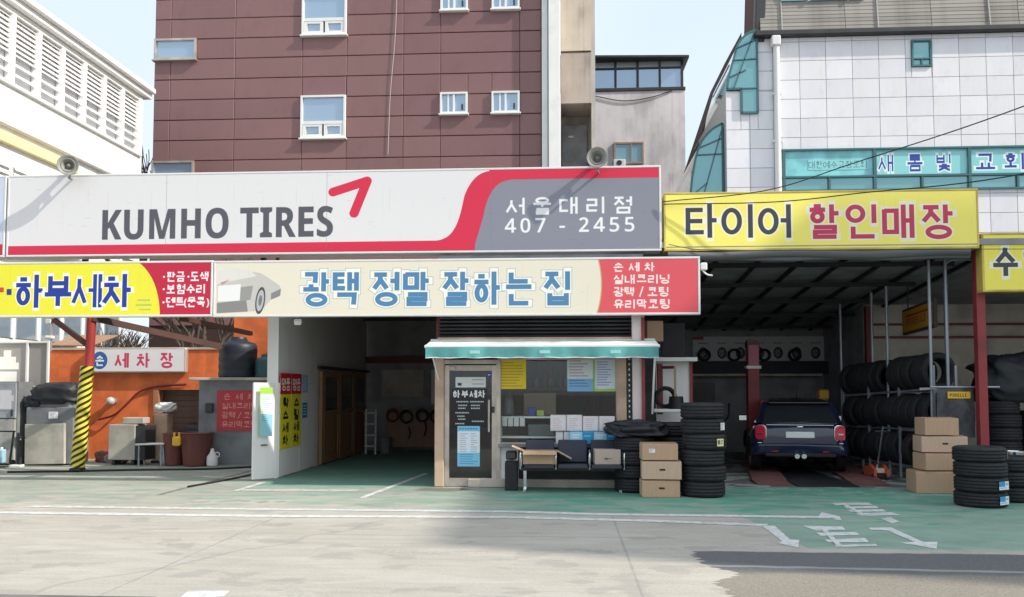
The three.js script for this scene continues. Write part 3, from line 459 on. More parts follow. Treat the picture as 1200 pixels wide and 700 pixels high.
// tall block to the east, out of the picture: it casts the wedge of shade over the forecourt
{
  const t = thing('neighbour_block', 'tall plain rendered building standing well east of the forecourt', 'building', [32, 0, -3.5]);
  part(t, 'wall', bx(7, 25, 6.9), M.conc, 32.05, 12.5, -3.5);
}
{ // bare trees
  const tree = (x, z, h, label, sd, spread) => {
    seed = sd; const t = thing('bare_tree', label, 'tree', [x, 0, z]), tr = [], br = [];
    const grow = (p, d, len, r, lev) => {
      const q = p.clone().addScaledVector(d, len), mid = p.clone().lerp(q, 0.5).add(new THREE.Vector3(rnd(-1, 1), 0, rnd(-1, 1)).multiplyScalar(len * 0.06));
      (lev === 0 ? tr : br).push(new THREE.TubeGeometry(new THREE.CatmullRomCurve3([p, mid, q]), 4, r, lev < 2 ? 7 : 4));
      if (lev >= 5) return;
      const n = lev === 0 ? 4 : 3;
      for (let i = 0; i < n; i++) { const a = rnd(0, 6.28), s = rnd(0.3, 0.7) * spread, nd = d.clone().add(new THREE.Vector3(Math.cos(a) * s, rnd(0, 0.25), Math.sin(a) * s)).normalize(); grow(p.clone().lerp(q, rnd(0.55, 1)), nd, len * rnd(0.6, 0.78), r * 0.58, lev + 1); }
    };
    grow(new THREE.Vector3(x, 0, z), new THREE.Vector3(0.03, 1, 0), h * 0.32, h * 0.02, 0);
    part(t, 'trunk', merge(tr), M.bark); part(t, 'crown', merge(br), M.bark);
  };
  tree(-10.2, -23.2, 6.4, 'bare tree with a tangle of twigs behind the orange wall', 77, 1.1);
  tree(-11.7, -21.4, 4.6, 'smaller bare tree between the orange wall and the louvred building', 99, 1.0);
  tree(-15.3, -31, 12.4, 'tall thin bare tree in the gap beside the brown building', 123, 0.7);
}

// ================================================================ SHOP BUILDINGS
{ // ------------------------------------------------ wash bay: white side wall, wooden sliding doors, dark back
  const t = thing('wash_bay', 'open wash bay with a white side wall and wooden sliding doors', 'building', [-3.6, 0, -18]);
  part(t, 'side_wall', bx(0.2, 3.4, 6.9), M.whiteWall, -5.26, 1.7, -18.58);
  part(t, 'wall_panel', slab(1.16, 1.7, 0.03, 0.006), M.whiteWall, -5.158, 0.86, -15.72, 0, Math.PI / 2);
  part(t, 'wall_panel', slab(0.98, 1.7, 0.026, 0.006), M.whiteWall, -5.158, 0.86, -16.82, 0, Math.PI / 2);
  part(t, 'back_wall', bx(6.6, 3.4, 0.2), M.darkWall, -2.0, 1.7, -22.2);
  part(t, 'roof', bx(6.75, 0.14, 7.6), M.darkWall, -2.05, 3.47, -18.6);
  part(t, 'back_panel', bx(1.1, 0.7, 0.05), M.beige, -4.2, 1.75, -22.06); part(t, 'back_panel', bx(0.9, 0.9, 0.05), M.whiteWall, -3.0, 1.65, -22.05); part(t, 'beam', bx(3.1, 0.16, 0.14), M.redDark, -3.6, 2.35, -21.9);
  for (let i = 0; i < 4; i++) part(t, 'ceiling_batten', bx(3.0, 0.07, 0.06), M.darkMetal, -3.6, 3.36, -16 - i * 1.8);
  part(t, 'door_track', bar([-5.1, 2.05, -17.5], [-5.1, 2.05, -22], 0.07, 0.06), M.darkMetal);
  for (let i = 0; i < 3; i++) {
    const z = -18.42 - i * 1.3, d = part(t, 'sliding_door', merge([moved(bx(0.05, 1.92, 0.1), 0, 0, 0.56), moved(bx(0.05, 1.92, 0.1), 0, 0, -0.56), moved(bx(0.05, 0.1, 1.02), 0, 0.91, 0), moved(bx(0.05, 0.12, 1.02), 0, -0.9, 0), moved(bx(0.05, 0.08, 1.02), 0, 0.1, 0)]), M.wood, -5.09, 1.0, z);
    part(d, 'lower_panel', bx(0.03, 0.9, 1.02), M.wood, -5.095, 0.57, z); part(d, 'pane', bx(0.02, 0.72, 1.02), M.glassDark, -5.095, 1.5, z);
  }
  part(t, 'door_frame', bx(0.07, 1.95, 0.12), M.wood, -5.09, 1.0, -17.68);
}
{ // folded leaf at the front of the wall, with a green and blue notice
  const t = thing('door_leaf', 'narrow white door leaf folded out at the front of the white wall', 'door', [-5.27, 0, -14.72]);
  const turn = Math.PI / 4;
  part(t, 'leaf', rb(0.4, 1.68, 0.045, 0.008), M.white, -5.27, 0.87, -14.72, 0, turn);
  part(t, 'notice', face(0.24, 0.85, 0.004), print(160, 512, (c, w, h) => { c.fillStyle = '#eef6f6'; c.fillRect(0, 0, w, h); c.fillStyle = '#9ccb4a'; c.fillRect(0, 0, w, 70); c.fillRect(0, 0, 12, h); c.fillStyle = '#8fc4d8'; c.fillRect(12, h * 0.55, w, h * 0.45); c.fillStyle = '#5d86a6'; for (let i = 0; i < 12; i++) c.fillRect(30, 100 + i * 22, rnd(60, 110), 6); }), -5.2, 1.2, -14.65, 0, turn);
  part(t, 'slot', bx(0.12, 0.02, 0.01), M.darkMetal, -5.235, 0.62, -14.685, 0, turn);
}
{ // two vertical banners on the white wall
  const ban = (z, txt, label) => solo('vertical_banner', face(0.58, 1.38, 0.008), print(256, 608, (c, w, h) => {
    c.fillStyle = '#e8dc2c'; c.fillRect(0, 0, w, h); c.fillStyle = '#c21f2c'; c.fillRect(0, 0, w, h * 0.28); hangul(c, '명품', w * 0.1, h * 0.07, w * 0.38, h * 0.16, w * 0.42, 15, '#f6e9e6');
    [...txt].forEach((ch, i) => hangul(c, ch, w * 0.24, h * (0.33 + i * 0.165), w * 0.52, h * 0.13, 0, 21, '#1d1d20'));
  }), label, 'banner', [-5.116, 1.2, z], undefined, Math.PI / 2);
  ban(-15.44, '왁스세차', 'yellow and red vertical banner on white wall, the one beside the folded door leaf'); ban(-16.07, '스팀세차', 'yellow and red vertical banner on white wall, the one beside the blue notices');
  solo('blue_notice', face(0.34, 0.34, 0.006), print(128, 128, (c, w, h) => { c.fillStyle = '#8fb6dd'; c.fillRect(0, 0, w, h); c.fillStyle = '#dbe7f2'; for (let i = 0; i < 6; i++) c.fillRect(14, 16 + i * 18, 96, 7); }), 'pale blue notice sheet pasted high beside the banners', 'notice', [-5.12, 1.7, -16.62], undefined, Math.PI / 2);
  solo('blue_notice', face(0.3, 0.3, 0.006), print(128, 128, (c, w, h) => { c.fillStyle = '#2f7fc4'; c.fillRect(0, 0, w, h); c.fillStyle = '#cfe2f2'; for (let i = 0; i < 4; i++) c.fillRect(20, 22 + i * 24, 84, 9); }), 'deep blue notice sheet pasted below the pale one beside the banners', 'notice', [-5.12, 1.18, -16.62], undefined, Math.PI / 2);
}
const O = { z: -14.05 };
{ // ------------------------------------------------ office
  const Z = O.z, t = thing('shop_office', 'small glazed shop office under a teal awning', 'building', [-0.4, 0, -16]);
  part(t, 'side_wall', bx(0.12, 3.35, 7.9), M.redDark, -2.07, 1.68, -18.05); part(t, 'side_wall', bx(0.12, 3.35, 7.9), M.darkWall, 1.2, 1.68, -18.05);
  part(t, 'interior_wall', bx(3.1, 2.5, 0.1), mat([0.24, 0.17, 0.12], 0.7, { map: T_WOOD }), -0.43, 1.25, -16.6); part(t, 'interior_ceiling', bx(3.1, 0.08, 2.5), M.whiteWall, -0.43, 2.5, -15.35);
  part(t, 'pillar', rb(0.15, 2.37, 0.16, 0.012), M.cream, -2.05, 1.19, Z + 0.03); part(t, 'pillar', rb(0.16, 2.37, 0.16, 0.012), M.cream, 0.93, 1.19, Z + 0.03);
  part(t, 'pillar', rb(0.2, 2.8, 0.2, 0.012), mat([0.7, 0.62, 0.6], 0.6, { map: T_STREAK }), 1.2, 1.4, Z + 0.08); part(t, 'pillar_strip', bx(0.05, 2.7, 0.03), M.redSteel, 1.27, 1.4, Z + 0.2);
  const ch = part(t, 'shutter_rail', bx(0.06, 2.37, 0.12), M.darkMetal, 1.05, 1.19, Z + 0.03); for (let i = 0; i < 22; i++) part(ch, 'link', bx(0.02, 0.03, 0.02), M.whiteWall, 1.055, 0.3 + i * 0.085, Z + 0.098);
  part(t, 'header', rb(3.36, 0.07, 0.2, 0.012), M.cream, -0.4, 2.41, Z + 0.05);
  part(t, 'louvre_back', bx(3.3, 0.36, 0.05), M.black, -0.42, 2.63, Z - 0.05);
  for (let i = 0; i < 6; i++) part(t, 'louvre_slat', rb(3.3, 0.032, 0.09, 0.01), M.darkMetal, -0.42, 2.48 + i * 0.062, Z + 0.0, 0.5);
  part(t, 'fascia', bx(3.4, 1.0, 0.1), M.darkWall, -0.4, 3.32, Z - 0.05);
  part(t, 'plinth', rb(2.95, 0.13, 0.18, 0.012), M.beige, -0.1, 0.068, Z + 0.04);
  // door
  const dx = -1.54, dw = 0.86;
  part(t, 'door_frame', merge([moved(bx(0.06, 2.08, 0.12), -dw / 2 - 0.03, 1.04, 0), moved(bx(0.06, 2.08, 0.12), dw / 2 + 0.03, 1.04, 0), moved(bx(dw, 0.07, 0.12), 0, 2.045, 0)]), M.alu, dx, 0, Z + 0.03);
  part(t, 'door_header', bx(3.0, 0.26, 0.06), M.darkMetal, -0.55, 2.24, Z);
  const d = part(t, 'door', merge([moved(bx(0.075, 1.98, 0.05), -dw / 2 + 0.04, 1.0, 0), moved(bx(0.075, 1.98, 0.05), dw / 2 - 0.04, 1.0, 0), moved(bx(dw - 0.16, 0.09, 0.05), 0, 1.945, 0), moved(bx(dw - 0.16, 0.13, 0.05), 0, 0.075, 0)]), M.alu, dx, 0, Z + 0.03);
  part(d, 'pane', bx(dw - 0.155, 1.77, 0.012), M.pane, dx, 1.02, Z + 0.03);
  part(d, 'handle', merge([moved(cyl(0.018, 0.018, 0.52), 0, 0, 0.06), moved(bx(0.03, 0.03, 0.06), 0, 0.2, 0.03), moved(bx(0.03, 0.03, 0.06), 0, -0.2, 0.03)]), M.alu, dx + 0.31, 1.16, Z + 0.05); part(d, 'lock', rb(0.05, 0.1, 0.04, 0.01), M.darkMetal, dx + 0.37, 1.26, Z + 0.07);
  part(d, 'closer', rb(0.1, 0.06, 0.04, 0.01), M.alu, dx - 0.3, 1.94, Z + 0.07);
  part(d, 'lettering', face(0.58, 0.62, 0.003), print(384, 410, (c, w, h) => { c.fillStyle = '#15171a'; c.fillRect(0, 0, w, h); hangul(c, '하부세차', 12, 14, 76, 82, 92, 14, '#e4e6ea'); c.fillStyle = '#c9ced4'; for (const [x, y, a] of [[50, 132, 130], [200, 132, 150], [70, 172, 90], [210, 172, 100], [70, 204, 80], [210, 204, 90], [40, 252, 140], [60, 290, 70], [70, 322, 70], [220, 345, 120], [40, 370, 90]]) for (let i = 0; i < a; i += 17) c.fillRect(x + i, y, 11, 14); }, { grime: 0, rough: 0.15 }), dx - 0.02, 1.29, Z + 0.041);
  part(d, 'sign', face(0.5, 0.17, 0.004), print(384, 132, (c, w, h) => { c.fillStyle = '#d9dcdc'; c.fillRect(0, 0, w, h); c.fillStyle = '#27407c'; c.fillRect(26, 74, 52, 36); c.fillStyle = '#7d8790'; c.fillRect(210, 30, 150, 9); c.fillRect(210, 84, 150, 9); }), dx + 0.0, 1.71, Z + 0.043);
  part(d, 'sticker', face(0.07, 0.07, 0.003), print(64, 64, (c, w, h) => { c.fillStyle = '#274a94'; c.fillRect(0, 0, w, h); c.fillStyle = '#dfe6f2'; c.fillRect(14, 20, 36, 8); c.fillRect(14, 36, 26, 8); }), dx + 0.31, 1.83, Z + 0.043);
  part(d, 'price_sheet', face(0.37, 0.66, 0.004), print(256, 460, (c, w, h) => { c.fillStyle = '#dfeaf4'; c.fillRect(0, 0, w, h); c.fillStyle = '#7fc6e6'; c.fillRect(0, 0, w, 60); c.fillRect(0, h * 0.66, w, h * 0.34); c.fillStyle = '#4b86b4'; for (let i = 0; i < 7; i++) c.fillRect(20 + i * 31, 20, 22, 20); for (let r = 0; r < 9; r++) { c.fillStyle = r % 3 ? '#9db4cc' : '#d09aa8'; c.fillRect(24, 84 + r * 25, rnd(60, 100), 8); c.fillRect(150, 84 + r * 25, rnd(40, 80), 8); } c.fillStyle = '#3f8fc0'; for (let r = 0; r < 5; r++) c.fillRect(24, h * 0.7 + r * 25, rnd(140, 210), 8); }), dx - 0.03, 0.66, Z + 0.043);
  // shop window
  part(t, 'window_frame', merge([moved(bx(0.05, 1.45, 0.09), -0.965, 0, 0), moved(bx(0.05, 1.45, 0.09), 0.965, 0, 0), moved(bx(1.88, 0.05, 0.09), 0, 0.7, 0), moved(bx(1.88, 0.05, 0.09), 0, -0.7, 0)]), M.alu, -0.1, 1.4, Z + 0.03);
  part(t, 'pane', bx(1.88, 1.35, 0.012), M.pane, -0.1, 1.4, Z + 0.03);
  part(t, 'lower_wall', bx(1.62, 0.54, 0.1), M.black, 0.08, 0.4, Z); part(t, 'lower_panel', slab(0.32, 0.56, 0.06), M.white, -0.91, 0.41, Z);
  part(t, 'window_ledge', rb(1.95, 0.05, 0.2, 0.01), M.greyPaint, -0.1, 0.68, Z + 0.1);
  part(t, 'counter', bx(2.0, 0.95, 0.5), mat([0.2, 0.17, 0.14], 0.6, { map: T_WOOD }), -0.1, 0.48, -15.4); part(t, 'shelf', bx(2.6, 0.05, 0.35), M.wood, -0.2, 1.6, -16.35);
}
{ // awning
  const t = thing('awning', 'teal and white fabric awning over the shop office front', 'awning', [-0.36, 2.1, -13.7]);
  const w = 3.66, top = new THREE.PlaneGeometry(w, 0.6, 60, 6), p = top.attributes.position;
  for (let i = 0; i < p.count; i++) { const k = 0.3 - p.getY(i); p.setXYZ(i, p.getX(i), 0.12 - k * 0.2 - 0.003 * Math.sin(p.getX(i) * 9) * Math.sin(k * 5), k * 1.0); }
  top.computeVertexNormals(); metricUV(top);
  part(t, 'canopy', top, M.whiteCanvas, -0.36, 2.29, -13.98); part(t, 'roller', cyl(0.05, 0.05, w, 16), M.whiteCanvas, -0.36, 2.37, -13.93, 0, 0, Math.PI / 2);
  part(t, 'front_bar', rb(w + 0.04, 0.05, 0.05, 0.012), M.white, -0.36, 2.27, -13.4);
  const v = new THREE.PlaneGeometry(w, 0.17, 120, 3), q = v.attributes.position;
  for (let i = 0; i < q.count; i++) { const x = q.getX(i), y = q.getY(i), lo = (0.085 - y) / 0.17; q.setXYZ(i, x, y + lo * 0.005 * Math.sin(x * 14), lo * 0.014 * Math.sin(x * 5.5 + 1) + lo * 0.006 * Math.sin(x * 23)); }
  v.computeVertexNormals(); metricUV(v);
  part(t, 'valance', v, M.tealCanvas, -0.36, 2.175, -13.37);
  part(t, 'piping', tube(Array.from({ length: 30 }, (_, i) => { const x = -w / 2 + w * i / 29; return [x - 0.36, 2.09 + 0.005 * Math.sin(x * 14), -13.37 + 0.014 * Math.sin(x * 5.5 + 1)]; }), 0.008, 90, 5), M.whiteCanvas);
  for (let i = 0; i < 3; i++) { const m = mat([0.35, 0.62, 0.6], 0.8); part(t, 'print_mark', face(0.16, 0.05, 0.003), m, -1.4 + i * 1.1, 2.18, -13.325); }
  part(t, 'arm', bar([1.42, 2.27, -13.4], [1.42, 1.2, -13.95], 0.03), M.white); part(t, 'arm', bar([-2.12, 2.27, -13.42], [-2.06, 1.75, -13.94], 0.025), M.white);
}
{ // posters on the shop window
  const Z = O.z + 0.05, lines = (c, x, y, w, n, s, col) => { c.fillStyle = col; for (let i = 0; i < n; i++) c.fillRect(x, y + i * s, w * rnd(0.55, 1), s * 0.36); };
  solo('window_poster', face(0.45, 0.48), print(256, 272, (c, w, h) => { c.fillStyle = '#e2c81a'; c.fillRect(0, 0, w, h); lines(c, 22, 24, 210, 9, 27, '#b89a28'); }), 'plain yellow poster on the shop window beside the door', 'poster', [-0.85, 1.84, Z]);
  solo('window_poster', face(0.42, 0.54), print(256, 330, (c, w, h) => { c.fillStyle = '#d9dfe6'; c.fillRect(0, 0, w, h); c.fillStyle = '#7fb4dd'; c.fillRect(0, h * 0.62, w, h * 0.38); lines(c, 20, 20, 210, 6, 30, '#b79aa4'); lines(c, 20, 216, 210, 3, 28, '#4f86b8'); }), 'white and pale blue price poster on the shop window', 'poster', [0.26, 1.83, Z]);
  solo('window_poster', face(0.39, 0.54), print(256, 350, (c, w, h) => { c.fillStyle = '#9cc35a'; c.fillRect(0, 0, w, h); c.fillStyle = '#cfd6e6'; c.fillRect(20, 16, w - 44, h - 44); lines(c, 40, 34, 170, 10, 27, '#8793c4'); }), 'green bordered price poster on the shop window', 'poster', [0.67, 1.83, Z + 0.002]);
}
{ // goods on the shelf and counter inside the office
  const cols = [[0.5, 0.08, 0.06], [0.08, 0.16, 0.4], [0.55, 0.5, 0.42], [0.1, 0.3, 0.16], [0.6, 0.42, 0.06], [0.3, 0.3, 0.32]].map((k) => mat(k, 0.4)), can = new THREE.LatheGeometry([[0, 0], [0.045, 0], [0.048, 0.01], [0.048, 0.16], [0.03, 0.19], [0.022, 0.2], [0.022, 0.23], [0, 0.23]].map(([p, q]) => new THREE.Vector2(p, q)), 18);
  for (let i = 0; i < 17; i++) { const o = solo('product_bottle', can, cols[Math.floor(rnd(0, 6))], 'small product bottle on the shelf inside the office, ' + ['closest to', 'second from', 'third from', 'fourth from', 'fifth from', 'sixth from', 'seventh from', 'eighth from', 'ninth from', 'tenth from', 'eleventh from', 'twelfth from', 'thirteenth from', 'fourteenth from', 'fifteenth from', 'sixteenth from', 'farthest from'][i] + ' the shop door', 'bottle', [-1.35 + i * 0.14 + rnd(-0.02, 0.02), 1.627, -16.32 + rnd(-0.06, 0.06)], 'bottles on the office shelf'); o.scale.y = rnd(0.8, 1.3); }
  solo('wall_calendar', face(0.5, 0.6, 0.01), print(128, 160, (x, w, h) => { x.fillStyle = '#c9c5bd'; x.fillRect(0, 0, w, h); x.fillStyle = '#8a3d3a'; x.fillRect(0, 0, w, 40); x.fillStyle = '#77746e'; for (let r = 0; r < 5; r++) for (let q = 0; q < 7; q++) x.fillRect(8 + q * 17, 52 + r * 21, 10, 10); }), 'wall calendar with a red head inside the office', 'calendar', [0.3, 2.05, -16.54]);
  const m = thing('office_monitor', 'black computer monitor standing on the office counter', 'monitor', [0.1, 0.96, -15.35]); part(m, 'screen', rb(0.5, 0.32, 0.04, 0.01), M.black, 0.1, 1.25, -15.35); part(m, 'stand', bx(0.06, 0.14, 0.06), M.black, 0.1, 1.03, -15.37); part(m, 'foot', rb(0.22, 0.02, 0.16, 0.008), M.black, 0.1, 0.968, -15.35);
}
const box = (name, label, cat, [x, y, z], [w, h, d], m, turn = 0, o = {}) => { // a closed carton with flaps, tape and a hand hole; y is its base
  const t = thing(name, label, cat, [0, 0, 0], o.group);
  part(t, 'body', rb(w, h, d, Math.min(0.012, h * 0.1)), m, 0, h / 2, 0);
  if (!o.plain) { part(t, 'flap', bx(w * 0.98, 0.006, d * 0.48), m, 0, h + 0.004, d * 0.247, -0.02 * rnd(0.2, 1)); part(t, 'flap', bx(w * 0.98, 0.006, d * 0.48), m, 0, h + 0.005, -d * 0.247, 0.02); part(t, 'tape_strip', bx(w * 1.004, 0.003, 0.06), M.tape, 0, h + 0.013, 0); if (o.hole !== false) part(t, 'hand_hole', rb(0.085, 0.026, 0.008, 0.003), M.black, 0.01, h * 0.56, d / 2 + 0.001); }
  if (o.print) part(t, 'print', face(o.print[0], o.print[1], 0.003), o.print[2], o.print[3] ?? 0, o.print[4] ?? h / 2, d / 2 + 0.003);
  t.position.set(x, y, z); t.rotation.y = turn; return t;
};
{ // cartons on the ledge in front of the window
  const pw = () => print(128, 160, (c, w, h) => { c.fillStyle = '#e2dde2'; c.fillRect(0, 0, w, h); c.fillStyle = '#c3aab4'; for (let i = 0; i < 6; i++) c.fillRect(12, 16 + i * 24, rnd(50, 104), 7); }, { grime: 0.1 });
  const pb = () => print(128, 96, (c, w, h) => { c.fillStyle = '#9ed0ea'; c.fillRect(0, 0, w, h); c.fillStyle = '#1f93cc'; c.fillRect(w * 0.55, 0, w * 0.45, h); c.fillStyle = '#e8f2f8'; c.fillRect(10, 20, 46, 8); c.fillRect(10, 40, 40, 8); c.fillStyle = '#7fc6e8'; c.fillRect(w * 0.62, 26, 38, 10); }, { grime: 0.1 });
  const whiteC = mat([0.68, 0.66, 0.66], 0.6), blueC = mat([0.16, 0.45, 0.62], 0.5), z = O.z + 0.15;
  ['left half of its print pink, next to the parts shelf', 'second from the parts shelf', 'third from the parts shelf', 'beside the cream pillar'].forEach((s, i) => box('white_carton', 'white carton in the row along the shop window, ' + ['beside the small parts', 'second from the small parts', 'second from the cream pillar', 'beside the cream pillar'][i], 'carton', [-0.1 + i * 0.262, 0.92 - (i ? 0.0 : 0.0), z - 0.02], [0.255, i < 2 ? 0.26 : 0.24, 0.13], whiteC, 0, { plain: true, group: 'white cartons on the window ledge', print: [0.22, 0.2, pw()] }));
  [0, 1].forEach((i) => box('blue_carton', i ? 'light blue carton under the white ones, beside the cream pillar' : 'light blue carton under the white ones, further from the cream pillar', 'carton', [0.27 + i * 0.385, 0.71, z + 0.05], [0.38, 0.205, 0.1], blueC, 0, { plain: true, group: 'blue cartons on the window ledge', print: [0.36, 0.19, pb()] }));
  [0, 1].forEach((i) => box('white_carton', i ? 'plain white carton low on the window ledge, next to blue cartons' : 'plain white carton low on the window ledge, near the parts bin', 'carton', [-0.08 + i * 0.01 + i * 0.12, 0.71, z - 0.04], [0.12, 0.2, 0.1], whiteC, 0, { plain: true }));
  // small parts behind the glass
  const zi = -14.32;
  const sh = thing('display_shelf', 'low display shelf of small goods behind the shop window', 'shelf', [-0.6, 0, zi]);
  part(sh, 'board', bx(1.0, 0.03, 0.3), M.whiteWall, -0.6, 1.13, zi); part(sh, 'board', bx(1.0, 0.03, 0.3), M.whiteWall, -0.6, 0.8, zi); for (const x of [-1.06, -0.12]) part(sh, 'side', bx(0.03, 1.1, 0.3), M.whiteWall, x, 0.57, zi);
  for (let i = 0; i < 4; i++) box('white_packet', 'small white packet on the display shelf, ' + ['nearest the shop door', 'second from the shop door', 'third from the shop door', 'beside the grey bin'][i], 'packet', [-0.99 + i * 0.098, 0.98, zi + 0.1 + 0.04], [0.085, 0.16, 0.07], whiteC, rnd(-0.1, 0.1), { plain: true, group: 'white packets on the display shelf' });
  box('blue_packet', 'dark blue packet on the display shelf behind glass', 'packet', [-0.55, 1.147, zi], [0.11, 0.15, 0.1], mat([0.03, 0.05, 0.3], 0.4), 0.1, { plain: true });
  box('green_packet', 'yellow green packet on the display shelf behind glass', 'packet', [-0.4, 1.147, zi], [0.12, 0.1, 0.1], mat([0.4, 0.5, 0.12], 0.5), 0, { plain: true });
  box('parts_bin', 'open grey bin behind the shop window beside the packets', 'bin', [-0.38, 0.815, zi + 0.02], [0.44, 0.2, 0.24], mat([0.12, 0.13, 0.14], 0.5), 0, { plain: true });
  solo('grey_vase', new THREE.LatheGeometry([[0, 0], [0.085, 0], [0.1, 0.06], [0.098, 0.2], [0.075, 0.3], [0.03, 0.36], [0.018, 0.42], [0, 0.425]].map(([a, b]) => new THREE.Vector2(a, b)), 24), mat([0.1, 0.1, 0.11], 0.4), 'dark grey bell shaped canister on the display shelf', 'canister', [-0.94, 1.147, zi - 0.02]);
  box('brown_carton', 'brown carton standing behind the shop window goods', 'carton', [-0.42, 1.147, zi - 0.3], [0.55, 0.38, 0.2], mat([0.3, 0.21, 0.16], 0.8, { map: T_CARD }), 0.05, { plain: true });
}
{ // ------------------------------------------------ row of waiting chairs
  const t = thing('waiting_chairs', 'row of three linked dark blue waiting chairs with chrome arms below the shop window', 'bench', [0.1, 0, -13.55]);
  const S = [-0.39, 0.13, 0.65];
  part(t, 'beam', bx(1.6, 0.05, 0.06), M.darkMetal, 0.12, 0.34, -13.5);
  for (const x of S) { const s = part(t, 'seat', rb(0.46, 0.06, 0.42, 0.025), M.navy, x, 0.4, -13.47, -0.05); part(t, 'backrest', rb(0.46, 0.36, 0.045, 0.02), M.navy, x, 0.61, -13.7, -0.15); part(s, 'front_edge', rb(0.46, 0.05, 0.03, 0.012), M.darkMetal, x, 0.385, -13.25); }
  for (const x of [-0.68, -0.13, 0.39, 0.92]) part(t, 'arm', tube([[x, 0.36, -13.66], [x, 0.6, -13.66], [x, 0.63, -13.6], [x, 0.63, -13.32], [x, 0.58, -13.26], [x, 0.36, -13.28]], 0.014, 30, 8), M.chrome);
  for (const x of [-0.62, 0.86]) { const l = part(t, 'leg', bar([x, 0.32, -13.5], [x, 0.04, -13.5], 0.045), M.chrome); part(l, 'foot', bar([x, 0.025, -13.28], [x, 0.025, -13.72], 0.045, 0.04), M.chrome); }
}
{ // open carton and printed carton on the chairs
  const t = thing('open_carton', 'open brown carton with spread flaps lying on the waiting chairs', 'carton', [-0.38, 0.435, -13.46]);
  const w = 0.52, h = 0.2, d = 0.34, th = 0.008, [cx, y, z] = [-0.38, 0.435, -13.46], cm = mat([0.6, 0.4, 0.25], 0.9, { map: T_CARD });
  part(t, 'body', merge([moved(bx(w, h, th), 0, h / 2, d / 2), moved(bx(w, h, th), 0, h / 2, -d / 2), moved(bx(th, h, d - th), w / 2, h / 2, 0), moved(bx(th, h, d - th), -w / 2, h / 2, 0), moved(bx(w, th, d), 0, th / 2, 0)]), cm, cx, y, z);
  part(t, 'flap', bx(w, 0.005, 0.14), cm, cx, y + h - 0.02, z + d / 2 + 0.07, 0.35); part(t, 'flap', bx(0.26, 0.005, d), cm, cx + w / 2 + 0.115, y + h - 0.06, z, 0, 0, -0.5); part(t, 'flap', bx(0.2, 0.005, d), cm, cx - w / 2 - 0.09, y + h + 0.035, z, 0, 0, -0.38);
  box('printed_carton', 'small pale carton with a round mark on the waiting chair by the tyres', 'carton', [0.66, 0.435, -13.42], [0.4, 0.23, 0.28], mat([0.55, 0.43, 0.36], 0.85, { map: T_CARD }), 0.05, { plain: true, print: [0.14, 0.05, print(96, 40, (c, w, h) => { c.fillStyle = '#bfa593'; c.fillRect(0, 0, w, h); c.fillStyle = '#5c5450'; c.beginPath(); c.ellipse(34, 20, 26, 12, 0, 0, 7); c.fill(); c.fillRect(62, 14, 26, 10); }, { grime: 0 }), 0, 0.09] });
  const b = thing('waste_bin', 'slim black waste bin with a swing lid beside the shop door', 'bin', [-0.84, 0, -13.6]);
  part(b, 'body', rb(0.2, 0.46, 0.22, 0.02), M.black, -0.84, 0.23, -13.6); const l = part(b, 'lid', rb(0.17, 0.14, 0.2, 0.03), M.black, -0.84, 0.55, -13.6); part(l, 'flap', bx(0.13, 0.09, 0.01), mat([0.05, 0.05, 0.055], 0.3), -0.84, 0.55, -13.497); part(b, 'hinge', bx(0.03, 0.08, 0.05), M.alu, -0.84, 0.48, -13.69);
}

